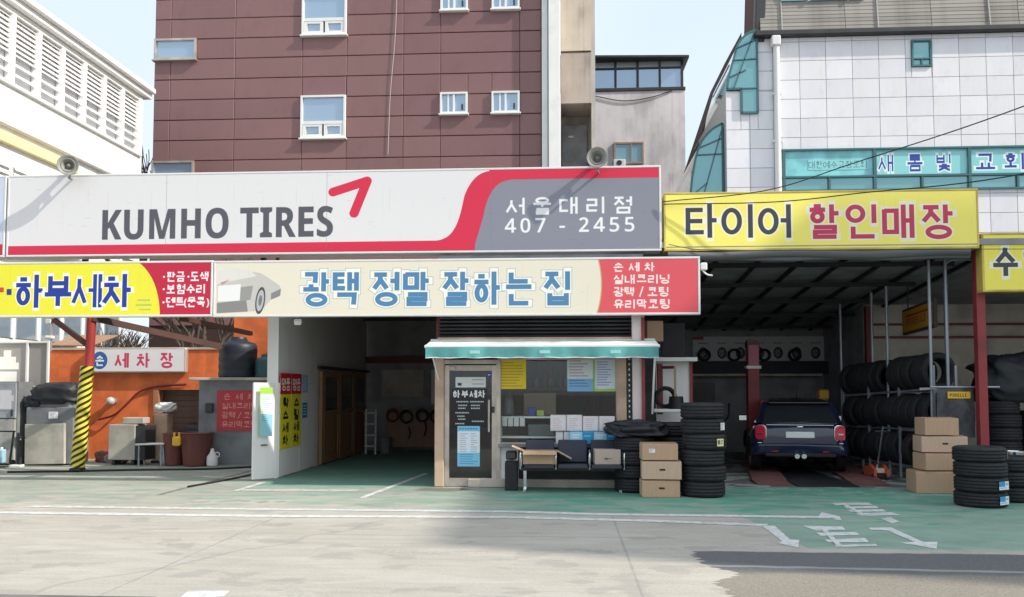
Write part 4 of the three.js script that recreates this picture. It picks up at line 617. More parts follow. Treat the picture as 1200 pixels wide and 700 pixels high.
// ------------------------------------------------ garage
const roofY = (z) => 3.9 - (-14.0 - z) * 0.095;
{
  const t = thing('garage', 'dark open tyre garage with a sloping ceiling and red steel columns', 'building', [6, 0, -18]);
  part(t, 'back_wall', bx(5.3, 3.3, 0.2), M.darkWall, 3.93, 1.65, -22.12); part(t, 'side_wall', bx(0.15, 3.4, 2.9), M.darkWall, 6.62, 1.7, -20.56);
  part(t, 'back_wall', bx(6.6, 3.5, 0.2), M.beige, 9.85, 1.75, -19.1); part(t, 'end_wall', bx(0.2, 3.6, 5), M.beige, 13.1, 1.8, -16.6);
  for (const y of [3.0, 2.72]) part(t, 'wall_rail', bx(6.4, 0.05, 0.06), M.redDark, 9.8, y, -18.97);
  const rl = Math.hypot(8.2, 8.2 * 0.095), ra = -Math.atan(0.095);
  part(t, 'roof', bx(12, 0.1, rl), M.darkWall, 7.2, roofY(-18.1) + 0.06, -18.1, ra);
  for (let i = 0; i < 8; i++) part(t, 'ceiling_batten', bx(0.05, 0.06, rl - 0.1), M.black, 1.9 + i * 0.72, roofY(-18.1) - 0.03, -18.1, ra);
  for (let i = 0; i < 5; i++) part(t, 'ceiling_beam', bx(5.2, 0.08, 0.06), M.black, 4.0, roofY(-14.8 - i * 1.6) - 0.1, -14.8 - i * 1.6);
  part(t, 'column', rb(0.14, 3.85, 0.14, 0.008), M.redSteel, 6.75, 1.93, -14.28); part(t, 'column', rb(0.12, 3.4, 0.12, 0.008), M.redDark, 6.6, 1.7, -18.95);
  part(t, 'fascia_sheet', tube(Array.from({ length: 14 }, (_, i) => [1.7 + i * 0.37, 3.8 - 0.02 * Math.sin(i * 0.9), -14.06]), 0.075, 60, 9), M.greyCanvas);
  part(t, 'fascia_sheet', tube(Array.from({ length: 10 }, (_, i) => [2.3 + i * 0.47, 3.74 + 0.012 * Math.sin(i * 1.7), -14.1]), 0.05, 50, 8), M.greyCanvas);
  for (const [x, z, h] of [[6.16, -14.75, 3.78], [6.42, -14.72, 3.78], [6.66, -15.3, 3.7], [6.06, -16.4, 3.6], [6.1, -17.3, 3.52], [5.9, -18.6, 3.42]]) part(t, 'conduit', cyl(0.028, 0.028, h, 10), M.galv, x, h / 2, z);
  part(t, 'conduit_bend', tube([[6.42, 3.7, -14.72], [6.5, 3.76, -14.7], [7.3, 3.74, -14.66]], 0.02, 16, 7), M.galv);
  // low partition, shelf board
  part(t, 'wall_shelf', bx(3.6, 0.06, 0.4), M.beige, 4.6, 1.95, -21.8); part(t, 'cabinet', rb(1.3, 1.5, 0.4, 0.02), mat([0.17, 0.165, 0.15], 0.7, { map: T_MOT }), 3.1, 1.0, -21.75); part(t, 'dark_shelf', bx(3.4, 0.3, 0.4), M.black, 4.9, 2.14, -21.8);
  const p = part(t, 'partition', bx(0.62, 1.18, 0.06), M.whiteWall, 1.98, 1.5, -15.72); part(p, 'edge', bx(0.05, 1.2, 0.08), M.redSteel, 2.3, 1.5, -15.7); part(p, 'cap', bx(0.75, 0.07, 0.4), M.whiteWall, 2.0, 2.13, -15.6);
}
solo('tyre_banner', (() => { const g = new THREE.PlaneGeometry(3.37, 0.62, 24, 4), p = g.attributes.position; for (let i = 0; i < p.count; i++) p.setZ(i, 0.02 * Math.sin(p.getX(i) * 5 + p.getY(i) * 3)); g.computeVertexNormals(); return g; })(), print(1024, 190, (c, w, h) => {
  c.fillStyle = '#c9c9ca'; c.fillRect(0, 0, w, h); c.fillStyle = '#a02432'; c.fillRect(0, 0, w * 0.08, 24);
  for (let i = 0; i < 7; i++) { const x = 80 + i * 142; c.fillStyle = '#2b2c30'; c.beginPath(); c.ellipse(x, 128, 36, 46, 0, 0, 7); c.fill(); c.fillStyle = '#8d8f95'; c.beginPath(); c.ellipse(x - 4, 128, 20, 28, 0, 0, 7); c.fill(); c.fillStyle = '#3a3b40'; for (let k = 0; k < 5; k++) { c.save(); c.translate(x - 4, 128); c.rotate(k * 1.257); c.fillRect(-3, -26, 6, 22); c.restore(); } c.fillStyle = '#77797e'; c.fillRect(x - 40, 48, 76, 7); }
}), 'long white banner with printed wheels on the garage back wall', 'banner', [4.96, 2.62, -21.95]);
{ // signs in the garage: hung on the rack side and on cloth
  const pm = print(512, 256, (c, w, h) => { c.fillStyle = '#cf9a24'; c.fillRect(0, 0, w, h); c.strokeStyle = '#3a2a10'; c.lineWidth = 10; c.strokeRect(5, 5, w - 10, h - 10); c.fillStyle = '#b32a1c'; c.fillRect(70, 62, 380, 24); c.save(); c.translate(70, 186); c.scale(1, 1.25); c.font = 'bold 92px sans-serif'; c.fillText('PIRELLI', 0, 0, 372); c.restore(); });
  const s = thing('hanging_sign', 'yellow hanging sign with red lettering above the tyre rack', 'sign', [6.5, 2.9, -16.1]);
  const ty = -Math.PI / 2 - 0.154;
  part(s, 'board', bx(2.3, 0.5, 0.06), M.darkMetal, 6.565, 2.91, -16.2, 0, ty); part(s, 'face', face(2.22, 0.44), pm, 6.529, 2.91, -16.206, 0, ty); for (const z of [-15.4, -17.0]) part(s, 'hanger', bx(0.02, 0.6, 0.02), M.darkMetal, 6.565 - (z + 16.2) * 0.156, 3.45, z);
  const b = thing('cloth_panel', 'dark grey cloth panel with a small yellow label hanging on the tyre rack', 'panel', [6.46, 0.8, -14.3]);
  const g = new THREE.PlaneGeometry(0.6, 0.82, 20, 20), p = g.attributes.position; for (let i = 0; i < p.count; i++) p.setZ(i, 0.02 * Math.sin(p.getX(i) * 11 + p.getY(i) * 2) + 0.015 * Math.sin(p.getY(i) * 9 + p.getX(i) * 5)); g.computeVertexNormals();
  part(b, 'cloth', g, mat([0.075, 0.078, 0.085], 0.5, { map: T_RUB }), 6.4, 1.21, -14.42); part(b, 'label', face(0.36, 0.11), print(192, 60, (c, w, h) => { c.fillStyle = '#e3b51c'; c.fillRect(0, 0, w, h); c.fillStyle = '#2c2a24'; c.font = 'bold 40px sans-serif'; c.fillText('PIRELLI', 14, 45, 165); }, { grime: 0 }), 6.44, 1.5, -14.385); part(b, 'rod', cyl(0.018, 0.018, 1.1, 8), M.galv, 6.55, 1.63, -14.42, 0, 0, Math.PI / 2);
}

// ================================================================ SIGNS
const signBox = (name, label, x0, x1, y0, y1, z, depth, faceMat, frameMat = M.white) => {
  const w = x1 - x0, h = y1 - y0, cx = (x0 + x1) / 2, cy = (y0 + y1) / 2, t = thing(name, label, 'sign', [cx, y0, z]);
  part(t, 'cabinet', bx(w - 0.03, h - 0.03, depth - 0.03), M.greyPaint, cx, cy, z - depth / 2 - 0.01);
  part(t, 'frame', merge([moved(rb(w, 0.035, depth, 0.008, 1), 0, h / 2 - 0.0175, 0), moved(rb(w, 0.035, depth, 0.008, 1), 0, -h / 2 + 0.0175, 0), moved(rb(0.035, h - 0.07, depth, 0.008, 1), -w / 2 + 0.0175, 0, 0), moved(rb(0.035, h - 0.07, depth, 0.008, 1), w / 2 - 0.0175, 0, 0)]), frameMat, cx, cy, z - depth / 2 + 0.008);
  part(t, 'face', face(w - 0.07, h - 0.07), faceMat, cx, cy, z); return t;
};
{
  const W = 2048, H = 264, K = (px, py) => { const u = (px - 10) / 765, a = 206 - 14 * u, b = 300 - 4 * u; return [u * W, (py - a) / (b - a) * H]; };
  const go = (c, pts) => { c.beginPath(); pts.forEach((p, i) => { const q = K(p[0], p[1]); if (!i) c.moveTo(...q); else if (p.length === 2) c.lineTo(...q); else c.bezierCurveTo(...q, ...K(p[2], p[3]), ...K(p[4], p[5])); }); c.closePath(); };
  const kt = signBox('shop_sign', 'long white shop sign with dark lettering, red swoosh and grey end', -9.57, 1.6, 3.86, 5.28, -14.0, 0.34, print(W, H, (c) => {
    c.fillStyle = '#d6284a'; c.fillRect(0, 0, W, H);
    c.fillStyle = '#e2e1e4'; go(c, [[-20, 180], [582, 180], [582, 197], [566, 199, 557, 216, 553, 230], [550, 246, 547, 262, 541, 271], [536, 280, 528, 284, 520, 284.5], [-20, 289.5]]); c.fill();
    c.fillStyle = '#878a98'; go(c, [[564, 310], [566, 288], [570, 274, 573, 262, 575, 255], [577, 244, 579, 233, 585, 223], [590, 213, 598, 208, 612, 207.5], [800, 204.5], [800, 310]]); c.fill();
    c.strokeStyle = '#d6284a'; c.lineWidth = 29; c.lineCap = 'round'; c.lineJoin = 'round'; c.beginPath(); c.moveTo(...K(400, 223.5)); c.lineTo(...K(440, 209.5)); c.lineTo(...K(425, 250)); c.stroke();
    const [tx, ty] = K(121, 281.5), [ux] = K(402, 279), [, cap] = K(119, 246); c.fillStyle = '#55565e'; c.font = 'bold 100px sans-serif'; const tw = c.measureText('KUMHO TIRES').width; c.save(); c.translate(tx, ty); c.rotate(-0.004); c.scale((ux - tx) / tw, (ty - cap) / 71.5); c.fillText('KUMHO TIRES', 0, 0); c.strokeStyle = '#55565e'; c.lineWidth = 1.5; c.lineJoin = 'miter'; c.strokeText('KUMHO TIRES', 0, 0); c.restore();
    const [sx, sy] = K(601, 231), [s2] = K(631.5, 231), [, sb] = K(601, 252); hangul(c, '서울대리점', sx + 2, sy, 56, sb - sy, s2 - sx, 7.5, '#eceef2');
    const [nx, ny] = K(600, 274.5), [n2] = K(748, 274); c.fillStyle = '#eceef2'; c.font = '62px sans-serif'; c.lineWidth = 2; c.strokeStyle = '#eceef2'; c.lineJoin = 'miter'; const tx2 = '407 - 2455'; let total = [...tx2].reduce((a, ch) => a + c.measureText(ch).width, 0), sp = (n2 - nx - total) / 9, px = nx; for (const ch of tx2) { c.fillText(ch, px, ny); c.strokeText(ch, px, ny); px += c.measureText(ch).width + sp; }
    c.fillStyle = 'rgba(120,120,130,0.5)'; for (const x of [0.25, 0.5, 0.75]) c.fillRect(W * x, 0, 1.5, H);
  }));
  for (const x of [-8.4, -5.2, -2.0, 1.0]) { part(kt, 'support_post', bx(0.08, 1.9, 0.08), M.beamBrown, x, 4.3, -14.42); part(kt, 'support_brace', bar([x, 5.0, -14.45], [x, 3.6, -15.4], 0.06), M.beamBrown); }
  signBox('end_sign', 'pale blue sign panel with a red foot, butting on the long white sign', -12.4, -9.6, 3.86, 5.28, -14.0, 0.3, print(256, 128, (c, w, h) => { c.fillStyle = '#c9d4ea'; c.fillRect(0, 0, w, h); c.fillStyle = '#c22438'; c.fillRect(0, h * 0.86, w, h * 0.14); }));
}
{
  const z = -13.6, W = 2048, H = 240, K = (px, py) => { const u = (px - 250) / 571, a = 305 - 3 * u, b = 371 - u; return [u * W, (py - a) / (b - a) * H]; };
  signBox('wash_sign', 'cream sign with blue lettering and a red end panel above the shop office', -5.74, 2.155, 2.775, 3.7, z, 0.14, print(W, H, (c) => {
    c.fillStyle = '#e8e2d0'; c.fillRect(0, 0, W, H);
    // printed car: rear quarter of a silver saloon
    const car = (pts, col) => { c.fillStyle = col; c.beginPath(); pts.forEach((p, i) => { const q = K(p[0], p[1]); if (!i) c.moveTo(...q); else if (p.length === 2) c.lineTo(...q); else c.quadraticCurveTo(...q, ...K(p[2], p[3])); }); c.closePath(); c.fill(); };
    car([[252, 322], [275, 312, 305, 318], [318, 326, 328, 334], [331, 340, 329, 347], [318, 352], [306, 366], [252, 369]], '#c9c6c2');
    car([[252, 316], [270, 308, 292, 314], [300, 322], [270, 328], [252, 332]], '#e2dfda'); car([[253, 334], [281, 332], [280, 353], [253, 354]], '#efefef'); car([[252, 356], [288, 352], [290, 367], [252, 369]], '#8b8a8a'); car([[281, 336], [296, 334], [293, 352], [280, 354]], '#9b9a98'); car([[256, 330], [268, 326], [258, 333]], '#c98a90'); car([[318, 344], [330, 338], [329, 347], [318, 352]], '#86878a');
    for (const [rx, ry, col] of [[19, 66, '#4d4d50'], [14, 52, '#b9babd'], [7, 26, '#77787c']]) { const [x, y] = K(305, 353); c.fillStyle = col; c.beginPath(); c.ellipse(x, y, rx * 1.1, ry * 0.95, 0.12, 0, 7); c.fill(); }
    [['광', 355], ['택', 391], ['정', 438.5], ['말', 475], ['잘', 522], ['하', 559], ['는', 596], ['집', 641]].forEach(([ch, x]) => { const [a, b] = K(x + 2, 317.5), [a2] = K(x + 33, 318), [, b2] = K(x, 359.5); hangul(c, ch, a, b, a2 - a, b2 - b, 0, 21, '#4f84b0', [['#a9bccb', 9], ['#f6f4e8', 6]]); });
    c.fillStyle = '#de5560'; c.beginPath(); c.moveTo(...K(705, 296)); c.quadraticCurveTo(...K(716, 338), ...K(703, 376)); c.lineTo(W + 10, H + 10); c.lineTo(W + 10, -10); c.fill(); c.strokeStyle = '#c9a878'; c.lineWidth = 5; c.beginPath(); c.moveTo(...K(705, 296)); c.quadraticCurveTo(...K(716, 338), ...K(703, 376)); c.stroke();
    const row = (s, y, st, x = 724) => { const [a, b] = K(x, y), [a2] = K(x + st, y), [, b2] = K(x, y + 11.5); hangul(c, s, a, b, 41, b2 - b, a2 - a, 6.6, '#f4e4e2'); };
    row('손세차', 306.5, 18); row('실내크리닝', 322, 13.3); row('광택', 338, 12.5); row('코팅', 338, 13, 763); row('유리막코팅', 353.5, 13.3); c.strokeStyle = '#f4e4e2'; c.lineWidth = 6; c.beginPath(); c.moveTo(...K(754, 350)); c.lineTo(...K(758, 337)); c.stroke();
  }));
  const K1 = (px, py) => { const u = (px + 40) / 290; return [u * 1160, (py - 306.5) / 65 * 256]; };
  signBox('undercarriage_sign', 'yellow and red sign with bold blue lettering above the hand wash yard', -9.97, -5.75, 2.785, 3.71, z + 0.002, 0.14, print(1160, 256, (c, w, h) => {
    c.fillStyle = '#f0ea3c'; c.fillRect(0, 0, w, h); c.fillStyle = '#c41e40'; c.beginPath(); c.moveTo(...K1(157, 300)); c.quadraticCurveTo(...K1(190, 320), ...K1(191, 375)); c.lineTo(w, h); c.lineTo(w, 0); c.fill();
    [['하', 18], ['부', 52.5], ['세', 87], ['차', 123.5]].forEach(([ch, x]) => { const [a, b] = K1(x, 320), [a2] = K1(x + 33, 320), [, b2] = K1(x, 362); hangul(c, ch, a, b, a2 - a, b2 - b, 0, ch === '세' ? 18 : 22, '#1c3a9c', [['#f8f8ee', 5]]); });
    c.fillStyle = '#1c3a9c'; c.fillRect(...K1(7, 338), 24, 30); c.fillStyle = '#d8402c'; c.fillRect(...K1(-4, 336), 30, 24);
    c.fillStyle = '#b9cf66'; c.fillRect(...K1(164, 352), 60, 10); c.fillRect(...K1(162, 358), 76, 10); c.fillRect(...K1(166, 364), 56, 8);
    const row = (s, y, st) => { const [a, b] = K1(198, y), [a2] = K1(198 + st, y), [, b2] = K1(198, y + 12); hangul(c, s, a, b, 41, b2 - b, a2 - a, 7.5, '#f6eef0'); c.fillStyle = '#f6eef0'; c.fillRect(a - 17, (b + b2) / 2 - 4, 9, 9); };
    row('판금', 318, 11.3); { const [a, b] = K1(226, 318), [, b2] = K1(226, 330); hangul(c, '도색', a, b, 41, b2 - b, 45, 7.5, '#f6eef0'); c.fillRect(a - 14, (b + b2) / 2 - 4, 9, 9); } row('보험수리', 333.5, 11.8); row('덴트', 350, 11.3); { const [a, b] = K1(223, 350), [, b2] = K1(223, 362); c.fillStyle = '#f6eef0'; c.font = 'bold 50px sans-serif'; c.fillText('(', a - 18, b2 - 4); hangul(c, '문콕', a, b, 40, b2 - b, 43, 7.5, '#f6eef0'); c.fillText(')', a + 88, b2 - 4); }
  }));
}
{
  const W = 1600, H = 312, K = (px, py) => { const u = (px - 778) / 369, a = 227 - 6 * u, b = 295 - 4 * u; return [u * W, (py - a) / (b - a) * H]; };
  signBox('tyre_sign', 'bright yellow sign with black and red lettering above the garage', 1.64, 6.65, 3.85, 4.82, -14.0, 0.26, print(W, H, (c) => {
    c.fillStyle = '#fff276'; c.fillRect(0, 0, W, H);
    [['타', 803, '#3c3d48'], ['이', 847, '#3c3d48'], ['어', 891, '#3c3d48'], ['할', 949, '#c8385c'], ['인', 994, '#c8385c'], ['매', 1038, '#c8385c'], ['장', 1083, '#c8385c']].forEach(([ch, x, col], i) => { const [a, b] = K(x, 239), [a2] = K(x + 37, 239), [, b2] = K(x, 281); hangul(c, ch, a, b, a2 - a, b2 - b, 0, 25, col, [['#f7f5dc', 8]]); });
  }, { grime: 0.8 }), M.yellowPaint);
  signBox('import_sign', 'smaller yellow sign with black lettering beside the red garage column', 6.69, 8.75, 3.15, 4.1, -14.02, 0.24, print(640, 300, (c, w, h) => { c.fillStyle = '#fbee62'; c.fillRect(0, 0, w, h); hangul(c, '수입', 42, 62, 128, 172, 160, 24, '#42434c', [['#f7f5dc', 8]]); }), M.yellowPaint);
}
{ // horn loudspeakers on the sign's top edge
  const horn = (x, y, z, ry, rx, label) => {
    const t = thing('horn_loudspeaker', label, 'loudspeaker'), pf = [[0.035, -0.24], [0.04, -0.14], [0.06, -0.05], [0.11, 0.02], [0.165, 0.05], [0.172, 0.055], [0.165, 0.06], [0.105, 0.035], [0.055, -0.04], [0.03, -0.13]].map(([a, b]) => new THREE.Vector2(a, b));
    part(t, 'horn', new THREE.LatheGeometry(pf, 32).rotateX(Math.PI / 2), mat([0.3, 0.3, 0.27], 0.5, { map: T_MOT }), 0, 0, 0); part(t, 'centre_cone', new THREE.ConeGeometry(0.06, 0.1, 20).rotateX(Math.PI / 2), mat([0.26, 0.26, 0.24], 0.5), 0, 0, 0.0); part(t, 'ring', new THREE.TorusGeometry(0.11, 0.012, 8, 28), mat([0.22, 0.22, 0.2], 0.5), 0, 0, 0.035);
    part(t, 'driver', cyl(0.06, 0.06, 0.12, 16), M.greyPaint, 0, 0, -0.28, Math.PI / 2); part(t, 'bracket', merge([moved(bx(0.03, 0.2, 0.03), 0, -0.12, -0.1), moved(bx(0.03, 0.03, 0.22), 0, -0.2, -0.12)]), M.greyPaint);
    t.position.set(x, y, z); t.rotation.set(rx, ry, 0); };
  horn(-8.35, 5.37, -13.75, 0.35, 0.1, 'grey horn loudspeaker on the sign edge above the dark lettering'); horn(0.55, 5.35, -13.75, -0.12, 0.05, 'grey horn loudspeaker on the sign edge above the red band');
}
{ // wires
  const w = (pts, label, r = 0.009) => solo('overhead_cable', tube(pts, r, 40, 5), M.wire, label, 'cable');
  w([[1.62, 4.66, -13.95], [3.3, 4.78, -13.7], [4.48, 5.1, -13.4], [6.0, 5.32, -11.6], [9.5, 6.3, -8]], 'thin black cable rising from the grey sign end over the teal glass band');
  w([[1.64, 4.62, -13.95], [3.4, 4.56, -13.6], [4.4, 4.5, -12.8], [5.9, 4.36, -11.2], [9.5, 4.9, -8]], 'thin black cable sagging in front of the yellow sign face');
  w([[1.7, 3.95, -13.9], [2.1, 3.86, -13.86], [4, 3.83, -13.88], [6.7, 3.82, -13.9], [9, 3.8, -13.9]], 'grey black cable along the lower edge of the yellow sign', 0.006);
  w([[-12, 8.4, -23.3], [-13, 7.9, -26], [-14.6, 7.6, -31]], 'thin cable in the gap beside the brown building, upper one', 0.012); w([[-12, 7.3, -23.3], [-13, 6.95, -26], [-14.6, 6.7, -31]], 'thin cable in the gap beside the brown building, lower one', 0.012);
}
{ // small flood lamp below the cream sign
  const t = thing('flood_lamp', 'small white flood lamp under the cream sign by the white wall', 'lamp', [-4.45, 2.75, -14.2]);
  part(t, 'head', rb(0.12, 0.09, 0.08, 0.02), M.white, -4.45, 2.72, -14.0, 0.5); part(t, 'bracket', bx(0.03, 0.12, 0.03), M.darkMetal, -4.45, 2.8, -14.05);
  const u = thing('flood_lamp', 'white lamp bracket at the red end of the cream sign', 'lamp', [2.25, 3.6, -13.7]); part(u, 'head', rb(0.1, 0.12, 0.1, 0.02), M.white, 2.23, 3.55, -13.7); part(u, 'bracket', tube([[2.2, 3.5, -13.7], [2.28, 3.42, -13.68], [2.36, 3.4, -13.66]], 0.014, 10, 6), M.white);
}

// ================================================================ TYRES
function tyreGeo(R, r, w) { // axis along y, base at y = 0; grooves round the tread and notches in the shoulders
  const b = w / 2, pf = [[r, b * 0.62, 0], [r + 0.012, b * 0.8, 0], [r + (R - r) * 0.3, b * 0.97, 0], [r + (R - r) * 0.62, b, 0], [R - 0.03, b * 0.93, 0], [R - 0.012, b * 0.84, 1], [R - 0.003, b * 0.7, 1]];
  for (const g of [0.44, 0, -0.44]) pf.push([R, b * (g + 0.16), 2], [R - 0.004, b * (g + 0.07), 0], [R - 0.011, b * (g + 0.06), 0], [R - 0.011, b * (g - 0.06), 0], [R - 0.004, b * (g - 0.07), 0], [R, b * (g - 0.16), 2]);
  pf.push([R - 0.003, -b * 0.7, 1], [R - 0.012, -b * 0.84, 1], [R - 0.03, -b * 0.93, 0], [r + (R - r) * 0.62, -b, 0], [r + (R - r) * 0.3, -b * 0.97, 0], [r + 0.012, -b * 0.8, 0], [r, -b * 0.62, 0], [r + 0.03, -b * 0.5, 0], [R - 0.03, -b * 0.45, 0], [R - 0.022, 0, 0], [R - 0.03, b * 0.45, 0], [r + 0.03, b * 0.5, 0], [r, b * 0.62, 0]);
  const N = 84, P = [], U = [], I = [];
  for (let i = 0; i <= N; i++) { const a = i / N * Math.PI * 2, cut = i % 3 === 0; pf.forEach(([rad, y, k], j) => { const q = rad - (cut && k === 1 ? 0.008 : 0), sl = k === 1 ? 0.012 * Math.sign(y) : 0; P.push(Math.cos(a + sl) * q, y + b, Math.sin(a + sl) * q); U.push(i / N * 4, j / pf.length * 0.8); }); }
  const n = pf.length; for (let i = 0; i < N; i++) for (let j = 0; j < n - 1; j++) { const a = i * n + j, c = a + n; I.push(a, c, a + 1, c, c + 1, a + 1); }
  const g = new THREE.BufferGeometry(); g.setAttribute('position', new THREE.Float32BufferAttribute(P, 3)); g.setAttribute('uv', new THREE.Float32BufferAttribute(U, 2)); g.setIndex(I); g.computeVertexNormals(); return g;
}
const TY = [tyreGeo(0.325, 0.205, 0.235), tyreGeo(0.335, 0.215, 0.205), tyreGeo(0.32, 0.2, 0.215)];
const labelMat = { white: print(96, 64, (c, w, h) => { c.fillStyle = '#e8ebee'; c.fillRect(0, 0, w, h); c.fillStyle = '#8a9098'; for (let i = 0; i < 4; i++) c.fillRect(10, 10 + i * 13, rnd(30, 74), 5); }, { grime: 0 }), yellow: print(96, 64, (c, w, h) => { c.fillStyle = '#e6dfae'; c.fillRect(0, 0, w, h); c.fillStyle = '#6a6552'; c.fillRect(10, 12, 34, 36); c.fillRect(54, 14, 32, 9); c.fillRect(54, 34, 26, 9); }, { grime: 0 }), blue: print(128, 64, (c, w, h) => { c.fillStyle = '#dfe9f2'; c.fillRect(0, 0, w, h); c.fillStyle = '#3d93cf'; c.fillRect(0, 0, w * 0.62, h * 0.62); c.fillStyle = '#9fb4c4'; c.fillRect(12, 46, 90, 8); c.fillRect(86, 12, 34, 18); }, { grime: 0 }) };
function tyre(kind, label, [x, y, z], group, sticker, stAng = 0.6) {
  const t = thing('tyre', label, 'tyre', [0, 0, 0], group), R = [0.325, 0.335, 0.32][kind], h = [0.235, 0.205, 0.215][kind];
  part(t, 'carcass', TY[kind], M.rubber);
  if (sticker) part(t, 'sticker', face(sticker === 'blue' ? 0.19 : 0.13, 0.11, 0.003), labelMat[sticker], Math.sin(stAng) * (R + 0.003), h / 2, Math.cos(stAng) * (R + 0.003), 0, stAng);
  t.position.set(x, y, z); t.rotation.y = 0; return t;
}
const rank = (i, n) => i === 0 ? 'bottom' : i === n - 1 ? 'topmost' : ['second', 'third', 'fourth', 'fifth'][i - 1] + ' from the ground';
const stack = (n, kind, x, z, where, stick = {}, lean = [0, 0]) => { for (let i = 0; i < n; i++) { const h = [0.235, 0.205, 0.215][kind] * 0.985; tyre(kind, rank(i, n) + ' tyre of the stack ' + where, [x + rnd(-0.03, 0.03) + lean[0] * i, 0.002 + i * h, z + rnd(-0.02, 0.02) + lean[1] * i], 'tyres of the stack ' + where, stick[i], stick['a' + i] ?? 0.6); } };
stack(6, 0, 2.09, -13.02, 'of six beside the brown cartons', { 3: 'yellow', 4: 'white', a3: 0.62, a4: 0.95 }, [-0.008, 0]);
stack(4, 1, 5.72, -12.18, 'of four beside the red column cartons', { 0: 'blue', 1: 'blue', 3: 'white', a0: 0.55, a1: 0.5, a3: 1.2 }, [-0.003, 0]);
stack(4, 2, 1.1, -13.55, 'under the black sheet by the chairs');
stack(5, 2, 1.72, -13.85, 'behind the cartons, in front of the partition');
stack(6, 0, 7.62, -15.5, 'behind the red column, nearest to it');
stack(6, 1, 8.32, -15.62, 'behind the red column, second from it');
stack(6, 0, 9.02, -15.5, 'behind the red column, third from it');
stack(3, 2, 6.42, -12.75, 'behind the four, by the red column', { 1: 'white', a1: 0.6 });

// cartons
const G1 = 'cartons of the pile between the tyre stacks', G2 = 'cartons of the pile by the red column';
box('brown_carton', 'brown carton at the bottom of the three beside the tall tyre stack', 'carton', [1.42, 0, -12.98], [0.56, 0.24, 0.36], M.card, 0.02, { group: G1 });
box('brown_carton', 'paler brown carton in the middle of the three beside the tall tyre stack', 'carton', [1.44, 0.262, -12.97], [0.58, 0.26, 0.36], M.card2, -0.03, { group: G1 });
box('brown_carton', 'brown carton with a white label, topmost of three beside the tall tyre stack', 'carton', [1.41, 0.544, -12.99], [0.53, 0.24, 0.36], M.card, 0.03, { group: G1, hole: false, print: [0.09, 0.06, labelMat.white, -0.12, 0.14] });
box('brown_carton', 'wide brown carton at the bottom of the pile by the red column', 'carton', [5.78, 0, -13.72], [0.78, 0.33, 0.45], M.card, -0.05, { group: G2, hole: false });
box('brown_carton', 'brown carton second from the ground in the pile by the red column', 'carton', [5.83, 0.352, -13.72], [0.66, 0.25, 0.42], M.card, 0.08, { group: G2, hole: false });
box('brown_carton', 'brown carton with crushed corner, third in the pile by the red column', 'carton', [5.85, 0.624, -13.76], [0.68, 0.24, 0.4], M.card2, -0.06, { group: G2 });
box('brown_carton', 'smaller brown carton on top of the pile by the red column', 'carton', [5.8, 0.885, -13.75], [0.52, 0.26, 0.36], M.card, 0.05, { group: G2, hole: false });
box('brown_carton', 'brown carton lying on the partition beside the red pillar strip', 'carton', [1.6, 2.45, -15.5], [0.3, 0.36, 0.3], M.card, 0.2, { hole: false });
box('black_case', 'black loudspeaker case on the partition top behind the carton', 'case', [1.98, 2.17, -15.66], [0.42, 0.62, 0.3], M.black, -0.1, { plain: true });
function lump(w, h, d, sd, amp = 0.2, flatBase = true) { // crumpled cloth or sheet over something
  const g = new THREE.SphereGeometry(1, 40, 26), p = g.attributes.position, n = createNoise2D(() => { seed = seed + 0; return rnd(); });
  for (let i = 0; i < p.count; i++) { let x = p.getX(i), y = p.getY(i), z = p.getZ(i); const s = (v) => Math.sign(v) * Math.pow(Math.abs(v), 0.65), k = 1 + amp * (0.6 * n(x * 1.6 + sd, y * 1.6 + z) + 0.3 * n(x * 4 + z * 3, y * 3 + sd) + 0.12 * n(x * 11 + sd, z * 9 + y * 7)); x = s(x) * k; y = s(y) * k; z = s(z) * k; if (flatBase && y < -0.85) y = -0.85; p.setXYZ(i, x * w / 2, y * h / 2 + h * 0.425, z * d / 2); }
  g.computeVertexNormals(); return g;
}
solo('black_sheet', lump(0.95, 0.26, 0.7, 3, 0.28), M.tarp, 'crumpled black plastic sheet thrown over the tyres by the chairs', 'sheet', [1.14, 0.86, -13.55]);

